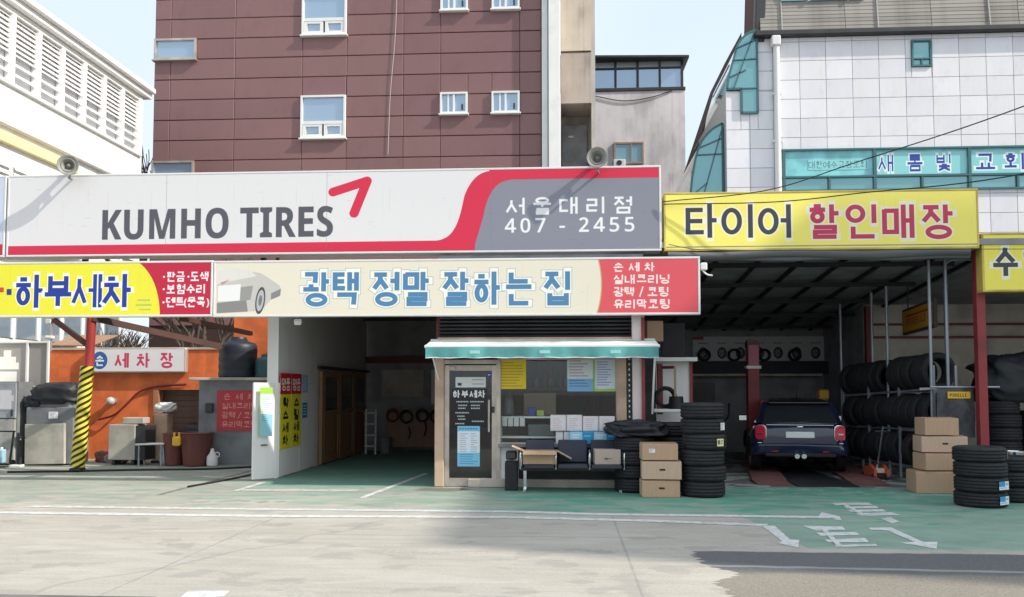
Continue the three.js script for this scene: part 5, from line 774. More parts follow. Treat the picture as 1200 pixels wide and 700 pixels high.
solo('black_cover', lump(2.3, 0.95, 1.0, 13, 0.2), M.tarp, 'black cover heaped over the tyre stacks behind the red column', 'sheet', [8.4, 1.36, -15.6]);
{ // ------------------------------------------------ tyre rack along the right of the garage
  const A = V([6.46, 0, -14.95]), B = V([5.96, 0, -18.1]), at = (s, y, off = 0) => { const d = B.clone().sub(A), n = new THREE.Vector3(-d.z, 0, d.x).normalize(); return A.clone().addScaledVector(d, s).addScaledVector(n, -off).setY(y).toArray(); };
  const t = thing('tyre_rack', 'three tier steel tyre rack standing along the garage side', 'rack', [6.2, 0, -16.5]), tiers = [[0.22, 0.22], [0.9, 0.84], [1.6, 1.46]];
  for (const s of [0, 0.34, 0.68, 1]) for (const o of [-0.2, 0.2]) part(t, 'upright', bar(at(s, 0, o), at(s, 2.0, o), 0.04), M.galv);
  for (const [a, b] of tiers) { for (const o of [-0.17, 0.17]) part(t, 'rail', bar(at(0, a, o), at(1, b, o), 0.04), M.galv); for (const s of [0, 0.34, 0.68, 1]) part(t, 'cross_bar', bar(at(s, a + (b - a) * s - 0.03, -0.2), at(s, a + (b - a) * s - 0.03, 0.2), 0.03), M.galv); }
  part(t, 'end_bar', bar([5.95, 1.6, -14.72], [6.95, 1.64, -14.5], 0.035), M.galv);
  const ang = Math.atan2(B.x - A.x, B.z - A.z);
  tiers.forEach(([a, b], k) => { for (let i = 0; i < 12; i++) { const s = 0.04 + i * 0.079; if ((k === 2 && i === 5) || (k === 1 && i === 8) || (k === 0 && i === 3)) continue; const o = tyre(i % 3, 'tyre in the ' + ['bottom', 'middle', 'top'][k] + ' tier of the tyre rack, ' + ['next to the street end', 'second from the street end', 'third from the street end', 'fourth from the street end', 'fifth from the street end', 'sixth from the street end', 'seventh from the street end', 'eighth from the street end', 'ninth from the street end', 'tenth from the street end', 'second from the inner end', 'at the inner end'][i], at(s + rnd(-0.012, 0.012), a + (b - a) * s + 0.305 + rnd(-0.005, 0.01), rnd(-0.05, 0.05)), 'tyres in the ' + ['bottom', 'middle', 'top'][k] + ' tier of the rack'); o.rotation.set(Math.PI / 2, 0, 0, 'YXZ'); o.rotation.order = 'YXZ'; o.rotation.y = ang + rnd(-0.11, 0.11);
    if (i % 4 === 1 || i % 5 === 0) { const st = part(o, 'size_mark', new THREE.TorusGeometry(0.331, 0.004, 4, 24, 0.9).rotateX(Math.PI / 2), mat([0.6, 0.6, 0.56], 0.7)); st.position.set(0, 0.06 + 0.02 * k, 0); st.rotation.y = [2.2, 2.6, 2.9][k]; } } });
}

// ================================================================ CARS
function loft(secs, close = true) { // secs: arrays of [x, y, z] with the same count
  const P = [], I = [], n = secs[0].length; secs.forEach((s) => s.forEach((p) => P.push(...p)));
  for (let i = 0; i < secs.length - 1; i++) for (let j = 0; j < n - 1; j++) { const a = i * n + j, b = a + n; I.push(a, a + 1, b, b, a + 1, b + 1); }
  if (close) for (const [k, f] of [[0, 1], [secs.length - 1, 0]]) { const c = P.length / 3, s = secs[k]; P.push(0, s.reduce((q, p) => q + p[1], 0) / n, s[0][2]); for (let j = 0; j < n - 1; j++) f ? I.push(k * n + j, c, k * n + j + 1) : I.push(k * n + j, k * n + j + 1, c); }
  const g = new THREE.BufferGeometry(); g.setAttribute('position', new THREE.Float32BufferAttribute(P, 3)); g.setIndex(I); g.computeVertexNormals(); return metricUV(g);
}
function car(name, label, cat, paint, roofMat) { // tail at z = 0 facing +z, ground at y = 0
  const t = thing(name, label, cat);
  const half = [[0, 0], [0.6, 0], [0.88, 0.03], [0.965, 0.13], [1, 0.3], [1.005, 0.46], [0.99, 0.62], [0.96, 0.76], [0.91, 0.87], [0.82, 0.95], [0.6, 0.995], [0.3, 1.005], [0, 1.01]];
  const ringOf = (z, hw, yb, yt, sh) => { const pt = ([fx, fy]) => [hw * fx, yb + (yt - yb) * fy + sh * (1 - fx * fx) * (fy > 0.9 ? 1 : 0), z], r = half.map(pt); return [...r.slice().reverse().map(([x, y, q]) => [-x, y, q]).slice(0), ...r.slice(1)].map((p) => p); };
  const S = [[0.02, 0.62, 0.42, 0.8, 0], [0.0, 0.72, 0.37, 0.87, 0], [-0.05, 0.79, 0.33, 0.92, 0], [-0.13, 0.835, 0.31, 0.95, 0], [-0.3, 0.862, 0.29, 0.96, 0], [-0.7, 0.868, 0.22, 0.96, 0], [-1.5, 0.852, 0.2, 0.95, 0], [-2.5, 0.858, 0.2, 0.93, 0], [-3.1, 0.862, 0.22, 0.9, 0.04], [-3.55, 0.83, 0.24, 0.82, 0.05], [-3.75, 0.74, 0.28, 0.7, 0.05], [-3.82, 0.6, 0.32, 0.6, 0.02]];
  const body = part(t, 'body', loft(S.map((a) => ringOf(...a))), paint);
  const gs = (z, y0, y1, w0, w1) => { const o = []; for (const [f, k] of [[0, 0], [0.35, 0.3], [0.65, 0.6], [0.85, 0.85], [0.95, 0.96], [1, 1]]) o.push([w0 + (w1 - w0) * f - (f === 1 ? 0.07 : f > 0.9 ? 0.025 : 0), y0 + (y1 - y0) * k, z]); const top = [[w1 * 0.5, y1 + 0.012, z], [0, y1 + 0.018, z]]; return [...o.map(([x, y, q]) => [-x, y, q]), [-w1 * 0.5, y1 + 0.012, z], [0, y1 + 0.018, z], [w1 * 0.5, y1 + 0.012, z], ...o.slice().reverse()]; };
  part(t, 'greenhouse', loft([gs(-0.09, 0.93, 0.95, 0.66, 0.65), gs(-0.2, 0.93, 1.12, 0.69, 0.63), gs(-0.32, 0.93, 1.27, 0.71, 0.6), gs(-0.44, 0.93, 1.36, 0.73, 0.57), gs(-0.9, 0.93, 1.39, 0.76, 0.58), gs(-1.7, 0.92, 1.4, 0.77, 0.58), gs(-2.2, 0.92, 1.33, 0.75, 0.58), gs(-2.5, 0.91, 1.1, 0.73, 0.64), gs(-2.75, 0.9, 0.93, 0.7, 0.68)]), M.glassDark);
  const rg = (z, y, w) => [[-w - 0.02, y - 0.1, z], [-w, y - 0.05, z], [-w * 0.93, y - 0.005, z], [-w * 0.7, y + 0.02, z], [0, y + 0.035, z], [w * 0.7, y + 0.02, z], [w * 0.93, y - 0.005, z], [w, y - 0.05, z], [w + 0.02, y - 0.1, z]];
  const roof = part(t, 'roof', loft([rg(-0.34, 1.325, 0.57), rg(-0.46, 1.375, 0.6), rg(-0.9, 1.405, 0.61), rg(-1.7, 1.41, 0.61), rg(-2.15, 1.36, 0.6)], false), roofMat);
  part(roof, 'spoiler', rb(1.06, 0.035, 0.16, 0.015), roofMat, 0, 1.355, -0.33, 0.2);
  for (const s of [-1, 1]) { // tail lamps with bright rings, pillars, mirrors
    const sh = new THREE.Shape(), a = 0.1, b = 0.145, q = 0.085; sh.moveTo(-a + q, -b); sh.lineTo(a - q, -b); sh.quadraticCurveTo(a, -b, a, -b + q); sh.lineTo(a, b - q); sh.quadraticCurveTo(a, b, a - q, b); sh.lineTo(-a + q, b); sh.quadraticCurveTo(-a, b, -a, b - q); sh.lineTo(-a, -b + q); sh.quadraticCurveTo(-a, -b, -a + q, -b);
    const g = new THREE.ExtrudeGeometry(sh, { depth: 0.05, bevelEnabled: true, bevelSize: 0.012, bevelThickness: 0.012, bevelSegments: 2, curveSegments: 6 });
    const ring = part(t, 'tail_lamp', g, M.chrome, s * 0.67, 0.77, -0.06, 0, s * 0.36, 0), lens = part(ring, 'lens', g.clone().scale(0.84, 0.86, 1), mat([0.75, 0.03, 0.07], 0.18, { clearcoat: 1 })); lens.position.set(0, 0, 0.02);
    const bar_ = part(ring, 'reflector', bx(0.1, 0.03, 0.02), M.chrome); bar_.position.set(0, -0.02, 0.082);
    part(t, 'pillar', bar([s * 0.7, 0.93, -0.2], [s * 0.565, 1.33, -0.4], 0.1, 0.07), paint); part(t, 'reflector', rb(0.13, 0.035, 0.03, 0.012), M.red, s * 0.45, 0.42, 0.02);
    const mr = part(t, 'mirror', rb(0.2, 0.14, 0.1, 0.04), paint, s * 0.93, 0.98, -2.2); part(mr, 'mirror_glass', bx(0.16, 0.1, 0.01), M.chrome, s * 0.93, 0.98, -2.145);
    for (const z of [-0.66, -3.12]) { const wgrp = part(t, 'wheel', TY[2].clone().scale(0.94, 0.9, 0.94).rotateZ(Math.PI / 2).translate(0.1, 0, 0), M.rubber, s * 0.76, 0.3, z); part(wgrp, 'rim', merge([moved(new THREE.TorusGeometry(0.18, 0.018, 8, 28), s * 0.09, 0, 0, 0, Math.PI / 2), ...Array.from({ length: 5 }, (_, i) => moved(bx(0.03, 0.18, 0.045), s * 0.085, Math.cos(i * 1.2566) * 0.09, Math.sin(i * 1.2566) * 0.09, i * 1.2566))]), M.alu, s * 0.76, 0.3, z); part(t, 'arch', moved(new THREE.TorusGeometry(0.33, 0.045, 8, 20, Math.PI), 0, 0, 0, 0, Math.PI / 2), M.black, s * 0.845, 0.3, z); }
    part(t, 'exhaust', cyl(0.045, 0.045, 0.12, 16), M.chrome, s * 0.06, 0.33, 0.02, Math.PI / 2);
  }
  const bp = part(t, 'bumper', loft([[0.05, 0.7, 0.38, 0.52], [0.03, 0.79, 0.34, 0.56], [-0.12, 0.87, 0.31, 0.57], [-0.4, 0.885, 0.3, 0.56]].map(([z, w, a, b]) => [[-w, a, z - 0.02], [-w * 1.0, (a + b) / 2, z], [-w * 0.96, b, z - 0.01], [0, b + 0.01, z + 0.03], [w * 0.96, b, z - 0.01], [w, (a + b) / 2, z], [w, a, z - 0.02]])), paint);
  part(bp, 'bumper_strip', rb(1.5, 0.02, 0.02, 0.008), M.chrome, 0, 0.575, 0.0); part(bp, 'lower_lip', rb(1.25, 0.09, 0.06, 0.03), M.black, 0, 0.35, -0.0);
  part(t, 'boot_seam', rb(1.18, 0.016, 0.02, 0.006), M.chrome, 0, 0.92, -0.03); part(t, 'plate_recess', rb(0.66, 0.2, 0.03, 0.02), M.black, 0, 0.745, -0.004); part(t, 'number_plate', rb(0.5, 0.12, 0.02, 0.01), mat([0.85, 0.87, 0.86], 0.35), 0, 0.735, 0.016); part(t, 'badge', new THREE.SphereGeometry(0.05, 16, 10).scale(1.3, 0.45, 0.35), M.chrome, 0, 0.885, 0.0); part(t, 'script', rb(0.14, 0.018, 0.01, 0.004), M.chrome, 0.41, 0.645, 0.005);
  for (const s of [-1, 1]) part(t, 'boot_gap', bar([s * 0.54, 0.9, -0.006], [s * 0.535, 0.6, 0.012], 0.012), M.black);
  part(t, 'antenna', bar([0, 1.42, -0.6], [0, 1.6, -0.42], 0.012), M.black);
  const wp = part(t, 'rear_wiper', bar([0, 0.97, -0.1], [0.32, 1.02, -0.12], 0.02), M.black);
  return t;
}
{
  const c = car('hatchback_car', 'dark navy hatchback with red tail lamps backed into the garage', 'car', mat([0.011, 0.017, 0.055], 0.22, { clearcoat: 1, clearcoatRoughness: 0.05 }), mat([0.014, 0.015, 0.02], 0.3, { clearcoat: 1 }));
  c.scale.y = 0.955; c.position.set(4.3, 0.06, -15.95); c.rotation.y = -0.17;
  // lift runways under the car
  const l = thing('car_lift', 'pair of worn red steel lift runways on the garage floor', 'lift', [4.3, 0, -15.5]);
  const rmat = mat([0.23, 0.1, 0.095], 0.6, { map: T_MOT });
  for (const x of [3.5, 5.1]) { part(l, 'runway', rb(0.58, 0.05, 3.4, 0.015), rmat, x + 0.32, 0.03, -16.8, 0, -0.17); part(l, 'ramp', poly([[-0.2, 0], [0.4, 0], [0.4, 0.055]], 0.56).rotateY(Math.PI / 2), rmat, x - 0.28, 0.003, -14.7); }
  part(l, 'gap_sheet', bx(0.98, 0.02, 3.2), M.black, 4.3, 0.012, -15.9);  // plain black sheet filling the dark gap between the runways
  const p = thing('lift_post', 'red lift post with a pink plate behind the car', 'post', [3.92, 0, -18]);
  part(p, 'post', rb(0.24, 2.62, 0.2, 0.012), M.redSteel, 3.92, 1.31, -18.05); part(p, 'plate', face(0.2, 0.42, 0.01), mat([0.45, 0.12, 0.16], 0.5), 3.92, 2.3, -17.94); part(p, 'cap', bx(0.26, 0.12, 0.22), M.darkMetal, 3.92, 2.52, -18.05); part(p, 'collar', bx(0.3, 0.06, 0.26), M.whiteWall, 3.92, 2.05, -18.05); part(p, 'base', bx(0.5, 0.03, 0.4), M.redSteel, 3.92, 0.02, -18.05);
  const j = thing('trolley_jack', 'orange red trolley jack standing by the car rear wheel', 'jack', [5.55, 0, -15.7]), jm = mat([0.55, 0.1, 0.05], 0.45);
  part(j, 'frame', poly([[-0.3, 0], [0.3, 0], [0.26, 0.13], [-0.1, 0.2], [-0.3, 0.12]], 0.04, 0.006).rotateY(Math.PI / 2), jm, 5.42, 0.06, -15.7); part(j, 'frame', poly([[-0.3, 0], [0.3, 0], [0.26, 0.13], [-0.1, 0.2], [-0.3, 0.12]], 0.04, 0.006).rotateY(Math.PI / 2), jm, 5.64, 0.06, -15.7); part(j, 'cross_piece', bx(0.2, 0.08, 0.1), mat([0.7, 0.6, 0.5], 0.4), 5.53, 0.16, -15.55); part(j, 'handle', bar([5.53, 0.2, -15.6], [5.56, 0.95, -15.35], 0.03), M.chrome); part(j, 'grip', bar([5.44, 0.86, -15.38], [5.68, 0.86, -15.38], 0.03), M.darkMetal); for (const x of [5.42, 5.64]) for (const z of [-15.45, -15.95]) part(j, 'wheel', cyl(0.055, 0.055, 0.04, 14), M.darkMetal, x, 0.058, z, 0, 0, Math.PI / 2);
}
{ // tyre changer with a wheel on it, in front of the partition
  const t = thing('tyre_changer', 'tyre changing machine with a tyre on its table and an upright arm', 'machine', [1.86, 0, -15.2]);
  part(t, 'base', rb(0.62, 0.95, 0.5, 0.04), M.greyPaint, 1.86, 0.48, -15.2); part(t, 'table', rb(0.7, 0.06, 0.42, 0.02), M.whiteWall, 1.9, 1.22, -15.2); part(t, 'column', rb(0.1, 0.9, 0.1, 0.012), M.redDark, 1.7, 1.6, -15.35); part(t, 'arm', bar([1.7, 1.98, -15.35], [1.95, 1.98, -15.15], 0.05), M.redDark); part(t, 'mount_rod', bar([1.94, 2.0, -15.12], [1.94, 1.45, -15.12], 0.035), mat([0.4, 0.22, 0.12], 0.4)); part(t, 'motor', cyl(0.12, 0.14, 0.22, 18), M.black, 1.96, 1.36, -15.15); part(t, 'gauge', rb(0.13, 0.11, 0.08, 0.02), M.yellowPaint, 1.72, 0.98, -14.92);
  const y = tyre(2, 'tyre lying across the table of the tyre changing machine', [1.76, 1.28, -15.3]); y.scale.setScalar(0.62); y.rotation.set(Math.PI / 2, 0, 0.0); y.position.set(1.8, 1.45, -15.42);
  // dark clutter along the back wall
  const w = thing('tool_cabinet', 'dark tool cabinet on castors beside the car in the garage', 'cabinet', [2.9, 0, -18.2]); part(w, 'body', rb(0.8, 0.9, 0.45, 0.02), mat([0.05, 0.052, 0.06], 0.4), 2.9, 0.55, -18.2); for (let i = 0; i < 5; i++) part(w, 'drawer', slab(0.72, 0.13, 0.02), mat([0.07, 0.07, 0.075], 0.4), 2.9, 0.22 + i * 0.16, -17.98); for (const x of [2.6, 3.2]) part(w, 'castor', cyl(0.05, 0.05, 0.04, 12), M.black, x, 0.055, -18.1, 0, 0, Math.PI / 2); part(w, 'push_bar', tube([[3.3, 0.9, -18.2], [3.4, 1.0, -18.1], [3.42, 1.3, -18.0]], 0.02, 12, 7), M.darkMetal);
  for (let i = 0; i < 4; i++) { const o = tyre(i % 3, 'tyre on the dark shelf along the garage back wall, ' + ['nearest the tool cabinet', 'second from the tool cabinet', 'second from the side wall', 'nearest the side wall'][i], [3.5 + i * 0.8, 2.31 - 0.02, -21.8], 'tyres on the back wall shelf'); o.rotation.set(Math.PI / 2, 0, 0); o.scale.setScalar(0.8); o.position.set(3.55 + i * 0.75 , 2.29 + 0.255, -21.84 - 0.09); o.scale.setScalar(0.5); o.position.y = 2.295 + 0.16; }
}
{ // yellow tank by the rack
  const t = thing('oil_drainer', 'yellow capped oil drainer standing behind the car by the rack', 'drainer', [5.5, 0, -18.4]); part(t, 'tank', new THREE.LatheGeometry([[0, 0], [0.2, 0], [0.22, 0.05], [0.22, 0.85], [0.15, 0.98], [0.05, 1.02], [0, 1.02]].map(([a, b]) => new THREE.Vector2(a, b)), 24), M.darkMetal, 5.45, 0.08, -18.4); part(t, 'cap', rb(0.22, 0.22, 0.22, 0.05), mat([0.65, 0.33, 0.03], 0.4), 5.45, 1.48, -18.4); part(t, 'stem', cyl(0.03, 0.03, 0.4, 10), M.galv, 5.45, 1.28, -18.4); for (const a of [0, 2.1, 4.2]) part(t, 'castor', cyl(0.04, 0.04, 0.03, 10), M.black, 5.45 + Math.cos(a) * 0.17, 0.042, -18.4 + Math.sin(a) * 0.17, 0, 0, Math.PI / 2);
  const k = thing('steel_pot', 'small steel pot on the floor behind the red column', 'pot', [7.05, 0, -13.9]); part(k, 'bowl', new THREE.LatheGeometry([[0, 0], [0.13, 0], [0.15, 0.03], [0.155, 0.26], [0.165, 0.27], [0.148, 0.265], [0.14, 0.03], [0, 0.02]].map(([a, b]) => new THREE.Vector2(a, b)), 28), M.chrome, 7.05, 0.36, -13.9); part(k, 'stand', rb(0.34, 0.35, 0.34, 0.02), M.darkMetal, 7.05, 0.176, -13.9);
}

// ================================================================ LEFT BAY CONTENTS
{
  const t = thing('hose_board', 'pegboard hung with coiled black hoses at the back of the wash bay', 'board', [-3.7, 0, -21.2]);
  part(t, 'board', bx(1.7, 0.95, 0.05), mat([0.33, 0.2, 0.14], 0.8, { map: T_WOOD }), -3.6, 0.62, -21.3); for (const x of [-4.35, -2.85]) part(t, 'leg', bx(0.06, 1.1, 0.06), M.wood, x, 0.55, -21.34);
  [[-4.3, 0.96], [-3.95, 0.93], [-3.55, 0.96], [-3.2, 0.94], [-2.9, 0.95]].forEach(([x, y], i) => part(t, 'coil', merge([new THREE.TorusGeometry(0.15, 0.025, 8, 24), new THREE.TorusGeometry(0.12 + 0.02 * (i % 2), 0.02, 8, 24).translate(0.01, -0.02, 0.03)]), i ? M.black : M.redDark, x, y - 0.02, -21.23));
  for (const [x, y, h] of [[-3.9, 0.5, 0.3], [-3.5, 0.62, 0.4], [-3.1, 0.55, 0.35]]) part(t, 'hose_end', tube([[x, y + h / 2, -21.24], [x + 0.05, y, -21.22], [x, y - h / 2, -21.24]], 0.02, 14, 7), M.black);
  const u = thing('white_ladder_shelf', 'narrow white metal shelf stand beside the wooden doors', 'shelf', [-4.75, 0, -20.8]); for (const x of [-4.87, -4.63]) part(u, 'upright', bx(0.04, 1.1, 0.04), M.white, x, 0.55, -20.8); for (let i = 0; i < 4; i++) part(u, 'shelf', bx(0.26, 0.03, 0.24), M.white, -4.75, 0.2 + i * 0.27, -20.8);
  const b = thing('grey_tub', 'pale grey tub on the wash bay floor beside the hose board', 'tub', [-4.42, 0, -20.9]); part(b, 'tub', new THREE.LatheGeometry([[0, 0.01], [0.13, 0.01], [0.17, 0.4], [0.18, 0.41], [0.16, 0.4], [0.12, 0.03], [0, 0.03]].map(([x, y]) => new THREE.Vector2(x, y)), 24), M.greyPaint, -4.42, 0, -20.9);
}

// ================================================================ HAND WASH YARD
{
  const t = thing('orange_wall', 'bright orange rendered yard wall with a dark shuttered opening', 'wall', [-8.6, 0, -19]);
  const Z = -19;
  part(t, 'wall', bx(2.58, 2.5, 0.2), M.orange, -10.66, 1.25, Z - 0.1); part(t, 'lintel', bx(1.2, 0.92, 0.2), M.orange, -8.77, 2.04, Z - 0.1); part(t, 'wall', bx(0.65, 2.5, 0.2), M.orange, -7.845, 1.25, Z - 0.1); part(t, 'wall', bx(2.2, 3.25, 0.2), M.orange, -6.42, 1.625, Z - 0.1);
  part(t, 'coping', bx(4.4, 0.05, 0.26), M.beige, -9.73, 2.525, Z - 0.1);
  for (let i = 0; i < 12; i++) part(t, 'shutter_slat', slab(1.2, 0.128, 0.025, 0.01), mat([0.16, 0.095, 0.065], 0.6, { map: T_MOT }), -8.77, 0.08 + i * 0.131, Z - 0.25); part(t, 'jamb', bx(0.12, 1.58, 0.24), mat([0.5, 0.22, 0.1], 0.7, { map: T_WOOD }), -9.3, 0.79, Z - 0.08);
  const ls = thing('wash_sign_board', 'white sign board with pink lettering and a blue disc on the orange wall', 'sign', [-9.7, 1.96, Z]);
  part(ls, 'cabinet', rb(2.32, 0.58, 0.14, 0.04), M.alu, -9.72, 2.25, Z + 0.08); part(ls, 'face', face(2.22, 0.5), print(1024, 230, (c, w, h) => { c.fillStyle = '#e3e2e8'; c.fillRect(0, 0, w, h); c.fillStyle = '#2f62a8'; c.beginPath(); c.ellipse(116, 115, 84, 92, 0, 0, 7); c.fill(); hangul(c, '손', 68, 62, 96, 108, 0, 17, '#e9edf4'); [['세', 285], ['차', 520], ['장', 770]].forEach(([ch, x]) => hangul(c, ch, x, 38, 138, 154, 0, 24, '#c93a62')); }), -9.72, 2.25, Z + 0.153);
}
{
  const t = thing('pump_room', 'low grey concrete pump room with a flat slab roof', 'shed', [-6.5, 0, -18.3]);
  part(t, 'wall', bx(2.5, 1.78, 1.15), M.greyPaint, -6.5, 0.89, -18.3); part(t, 'roof_slab', rb(2.75, 0.06, 1.35, 0.015), M.beige, -6.57, 1.81, -18.3); part(t, 'meter_box', rb(0.16, 0.2, 0.08, 0.02), M.darkMetal, -7.5, 1.2, -17.68);
  solo('red_sign', face(0.96, 0.86, 0.02), print(512, 460, (c, w, h) => { c.fillStyle = '#b3323a'; c.fillRect(0, 0, w, h); hangul(c, '손세차', 80, 34, 76, 70, 138, 9, '#d98f86'); hangul(c, '실내크리닝', 60, 140, 74, 70, 84, 9, '#d98f86'); hangul(c, '광택', 60, 244, 74, 70, 84, 9, '#d98f86'); hangul(c, '코팅', 312, 244, 74, 70, 84, 9, '#d98f86'); c.strokeStyle = '#d98f86'; c.lineWidth = 9; c.beginPath(); c.moveTo(246, 316); c.lineTo(286, 244); c.stroke(); hangul(c, '유리막코팅', 60, 348, 74, 70, 84, 9, '#d98f86'); }), 'faded red sign with pink lettering on the pump room wall', 'sign', [-6.87, 1.14, -17.71]);
  const tk = (x, z, r, h, m, label) => { const o = thing('water_tank', label, 'tank', [x, 1.84, z]), pts = [[0, 0], [r, 0]]; for (let i = 0; i <= 12; i++) pts.push([r * (i % 3 === 1 ? 1.03 : 1), h * (0.03 + 0.8 * i / 12)]); pts.push([r * 0.9, h * 0.9], [r * 0.5, h * 0.95], [r * 0.48, h], [0, h]); part(o, 'tank', new THREE.LatheGeometry(pts.map(([a, b]) => new THREE.Vector2(a, b)), 36), m, x, 1.842, z); part(o, 'lid', cyl(r * 0.42, r * 0.46, 0.05, 24), m, x, 1.842 + h + 0.02, z); };
  tk(-7.1, -18.2, 0.4, 0.84, M.blueTank, 'large dark blue water tank on the pump room roof'); tk(-6.44, -18.1, 0.22, 0.46, M.teal, 'small dark teal water tank on the pump room roof');
}
{ // striped post, braces and front beam of the open frame
  const t = thing('striped_post', 'red steel post wrapped in yellow and black striped sleeve', 'post', [-9.38, 0, -16.05]);
  part(t, 'post', cyl(0.085, 0.085, 2.0, 18), mat([0.42, 0.04, 0.03], 0.5, { map: T_MOT }), -9.2, 2.72, -16.05, 0, 0, -0.03); part(t, 'base', rb(0.22, 0.06, 0.22, 0.02), M.darkMetal, -9.4, 0.05, -16.05);
  part(t, 'sleeve', new THREE.CylinderGeometry(0.125, 0.13, 1.95, 24, 1), print(256, 1024, (c, w, h) => { c.fillStyle = '#e4d23a'; c.fillRect(0, 0, w, h); c.fillStyle = '#24242a'; for (let i = -2; i < 22; i++) { const q = 64; c.beginPath(); c.moveTo(0, i * q); c.lineTo(w, (i - 4) * q); c.lineTo(w, (i - 4) * q + 30); c.lineTo(0, i * q + 30); c.fill(); } }, { rough: 0.45 }), -9.325, 1.07, -16.05, 0, 0, -0.075);
  const f = thing('canopy_frame', 'rusty brown steel canopy frame behind the yellow and red sign', 'frame', [-8.5, 2.7, -15]);
  part(f, 'brace', bar([-9.95, 2.95, -16.05], [-9.24, 2.44, -16.05], 0.09), M.beamBrown); part(f, 'beam', bar([-9.15, 2.98, -16.0], [-7.3, 2.5, -17.75], 0.1, 0.12), M.beamBrown); part(f, 'beam', bar([-12, 3.1, -16.05], [-5.3, 3.1, -16.05], 0.12, 0.16), M.beamBrown); part(f, 'purlin', bar([-10, 3.2, -13.75], [-10, 3.2, -16.0], 0.08), M.beamBrown); part(f, 'purlin', bar([-7.6, 3.2, -13.75], [-7.6, 3.2, -16.0], 0.08), M.beamBrown); part(f, 'edge_beam', bar([-12, 3.3, -13.8], [-5.3, 3.3, -13.8], 0.1), M.beamBrown);
  const br = part(f, 'bracket', merge([moved(rb(0.12, 0.1, 0.1, 0.02), -10.05, 2.92, -16.05), moved(rb(0.16, 0.07, 0.12, 0.03), -10.0, 2.6, -16.0)]), M.white); part(br, 'chain', bar([-9.98, 2.86, -16.02], [-9.98, 2.34, -16.02], 0.03), M.alu);
  const b = thing('corner_brace', 'rusty brown steel strut below the sign beside the water tank', 'strut', [-7.4, 2.8, -14.5]); part(b, 'strut', bar([-6.4, 2.78, -14.0], [-6.0, 2.66, -16], 0.08), M.beamBrown); part(b, 'plate', bx(0.14, 0.14, 0.03), M.beamBrown, -6.4, 2.8, -13.96);
}
{ // covered machine
  const t = thing('covered_machine', 'beige front wash machine under a black cover by the mesh fence', 'machine', [-10.85, 0, -17.6]);
  part(t, 'front_panel', rb(0.86, 0.84, 0.08, 0.015), mat([0.5, 0.47, 0.4], 0.6, { map: T_MOT }), -10.84, 0.45, -17.3, 0, 0, 0.02); part(t, 'body', rb(1.05, 1.2, 0.6, 0.03), M.greyPaint, -10.8, 0.62, -17.66); part(t, 'hood', rb(0.75, 0.3, 0.5, 0.06), M.greyPaint, -10.75, 1.24, -17.65); part(t, 'label', face(0.2, 0.14), labelMat.white, -10.72, 1.05, -17.355);
  part(t, 'cover', lump(1.0, 0.5, 0.62, 9, 0.16), M.tarp, -10.75, 1.28, -17.6); part(t, 'cover_fold', lump(0.42, 0.28, 0.4, 5, 0.2), M.tarp, -11.22, 1.2, -17.55);
  const c = thing('grey_cabinet', 'tall grey metal cabinet with a pale patch at the end of the fence', 'cabinet', [-11.85, 0, -17.6]); const d = part(c, 'upper_door', slab(0.8, 0.74, 0.05), mat([0.34, 0.36, 0.4], 0.5, { map: T_MOT }), -11.9, 1.36, -17.32); part(d, 'print', face(0.46, 0.46), print(128, 128, (x, w, h) => { x.fillStyle = '#9a9aa2'; x.fillRect(0, 0, w, h); x.fillStyle = '#c9cad2'; x.fillRect(26, 10, 76, 30); x.fillRect(14, 40, 104, 34); x.fillRect(26, 74, 78, 46); }), -11.72, 1.38, -17.265); part(c, 'lower_door', slab(0.8, 0.92, 0.05), mat([0.46, 0.45, 0.42], 0.6, { map: T_MOT }), -11.9, 0.5, -17.32); part(c, 'body', bx(0.84, 1.75, 0.5), M.greyPaint, -11.9, 0.88, -17.58); part(c, 'handle', bx(0.03, 0.14, 0.03), M.darkMetal, -11.56, 1.1, -17.25);
  const h = thing('hand_trolley', 'black hand trolley with blue bottles before the grey cabinet', 'trolley', [-11.6, 0, -16.95]); for (const x of [-11.75, -11.4]) part(h, 'rail', bar([x, 0.08, -17.0], [x, 0.72, -17.1], 0.03), M.black); part(h, 'handle', bar([-11.78, 0.72, -17.1], [-11.37, 0.72, -17.1], 0.03), M.black); part(h, 'plate', bx(0.42, 0.02, 0.24), M.black, -11.58, 0.06, -16.9); for (const x of [-11.79, -11.36]) part(h, 'wheel', cyl(0.07, 0.07, 0.03, 14), M.black, x, 0.072, -17.04, 0, 0, Math.PI / 2); 
  [[-11.68, 0], [-11.5, 1]].forEach(([x, i]) => { const o = thing('blue_bottle', i ? 'pale blue plastic bottle on the hand trolley, next to pump' : 'pale blue plastic bottle on the hand trolley, next to the yard edge', 'bottle', [x, 0.072, -16.88], 'bottles on the hand trolley'); part(o, 'bottle', rb(0.15, 0.3, 0.13, 0.04), mat([0.3, 0.5, 0.6], 0.3), x, 0.222, -16.88); part(o, 'cap', cyl(0.025, 0.025, 0.04, 12), M.white, x, 0.39, -16.88); });
  const p = thing('foot_pump', 'small black and white foot pump standing before the covered machine', 'pump', [-11.2, 0, -16.95]); part(p, 'base', rb(0.26, 0.05, 0.14, 0.015), M.white, -11.22, 0.026, -16.95); part(p, 'cylinder', cyl(0.035, 0.04, 0.5, 14), M.black, -11.15, 0.3, -16.95); part(p, 'handle', bar([-11.24, 0.6, -16.95], [-11.06, 0.6, -16.95], 0.03), M.black); part(p, 'rod', cyl(0.012, 0.012, 0.1, 8), M.chrome, -11.15, 0.57, -16.95);
}
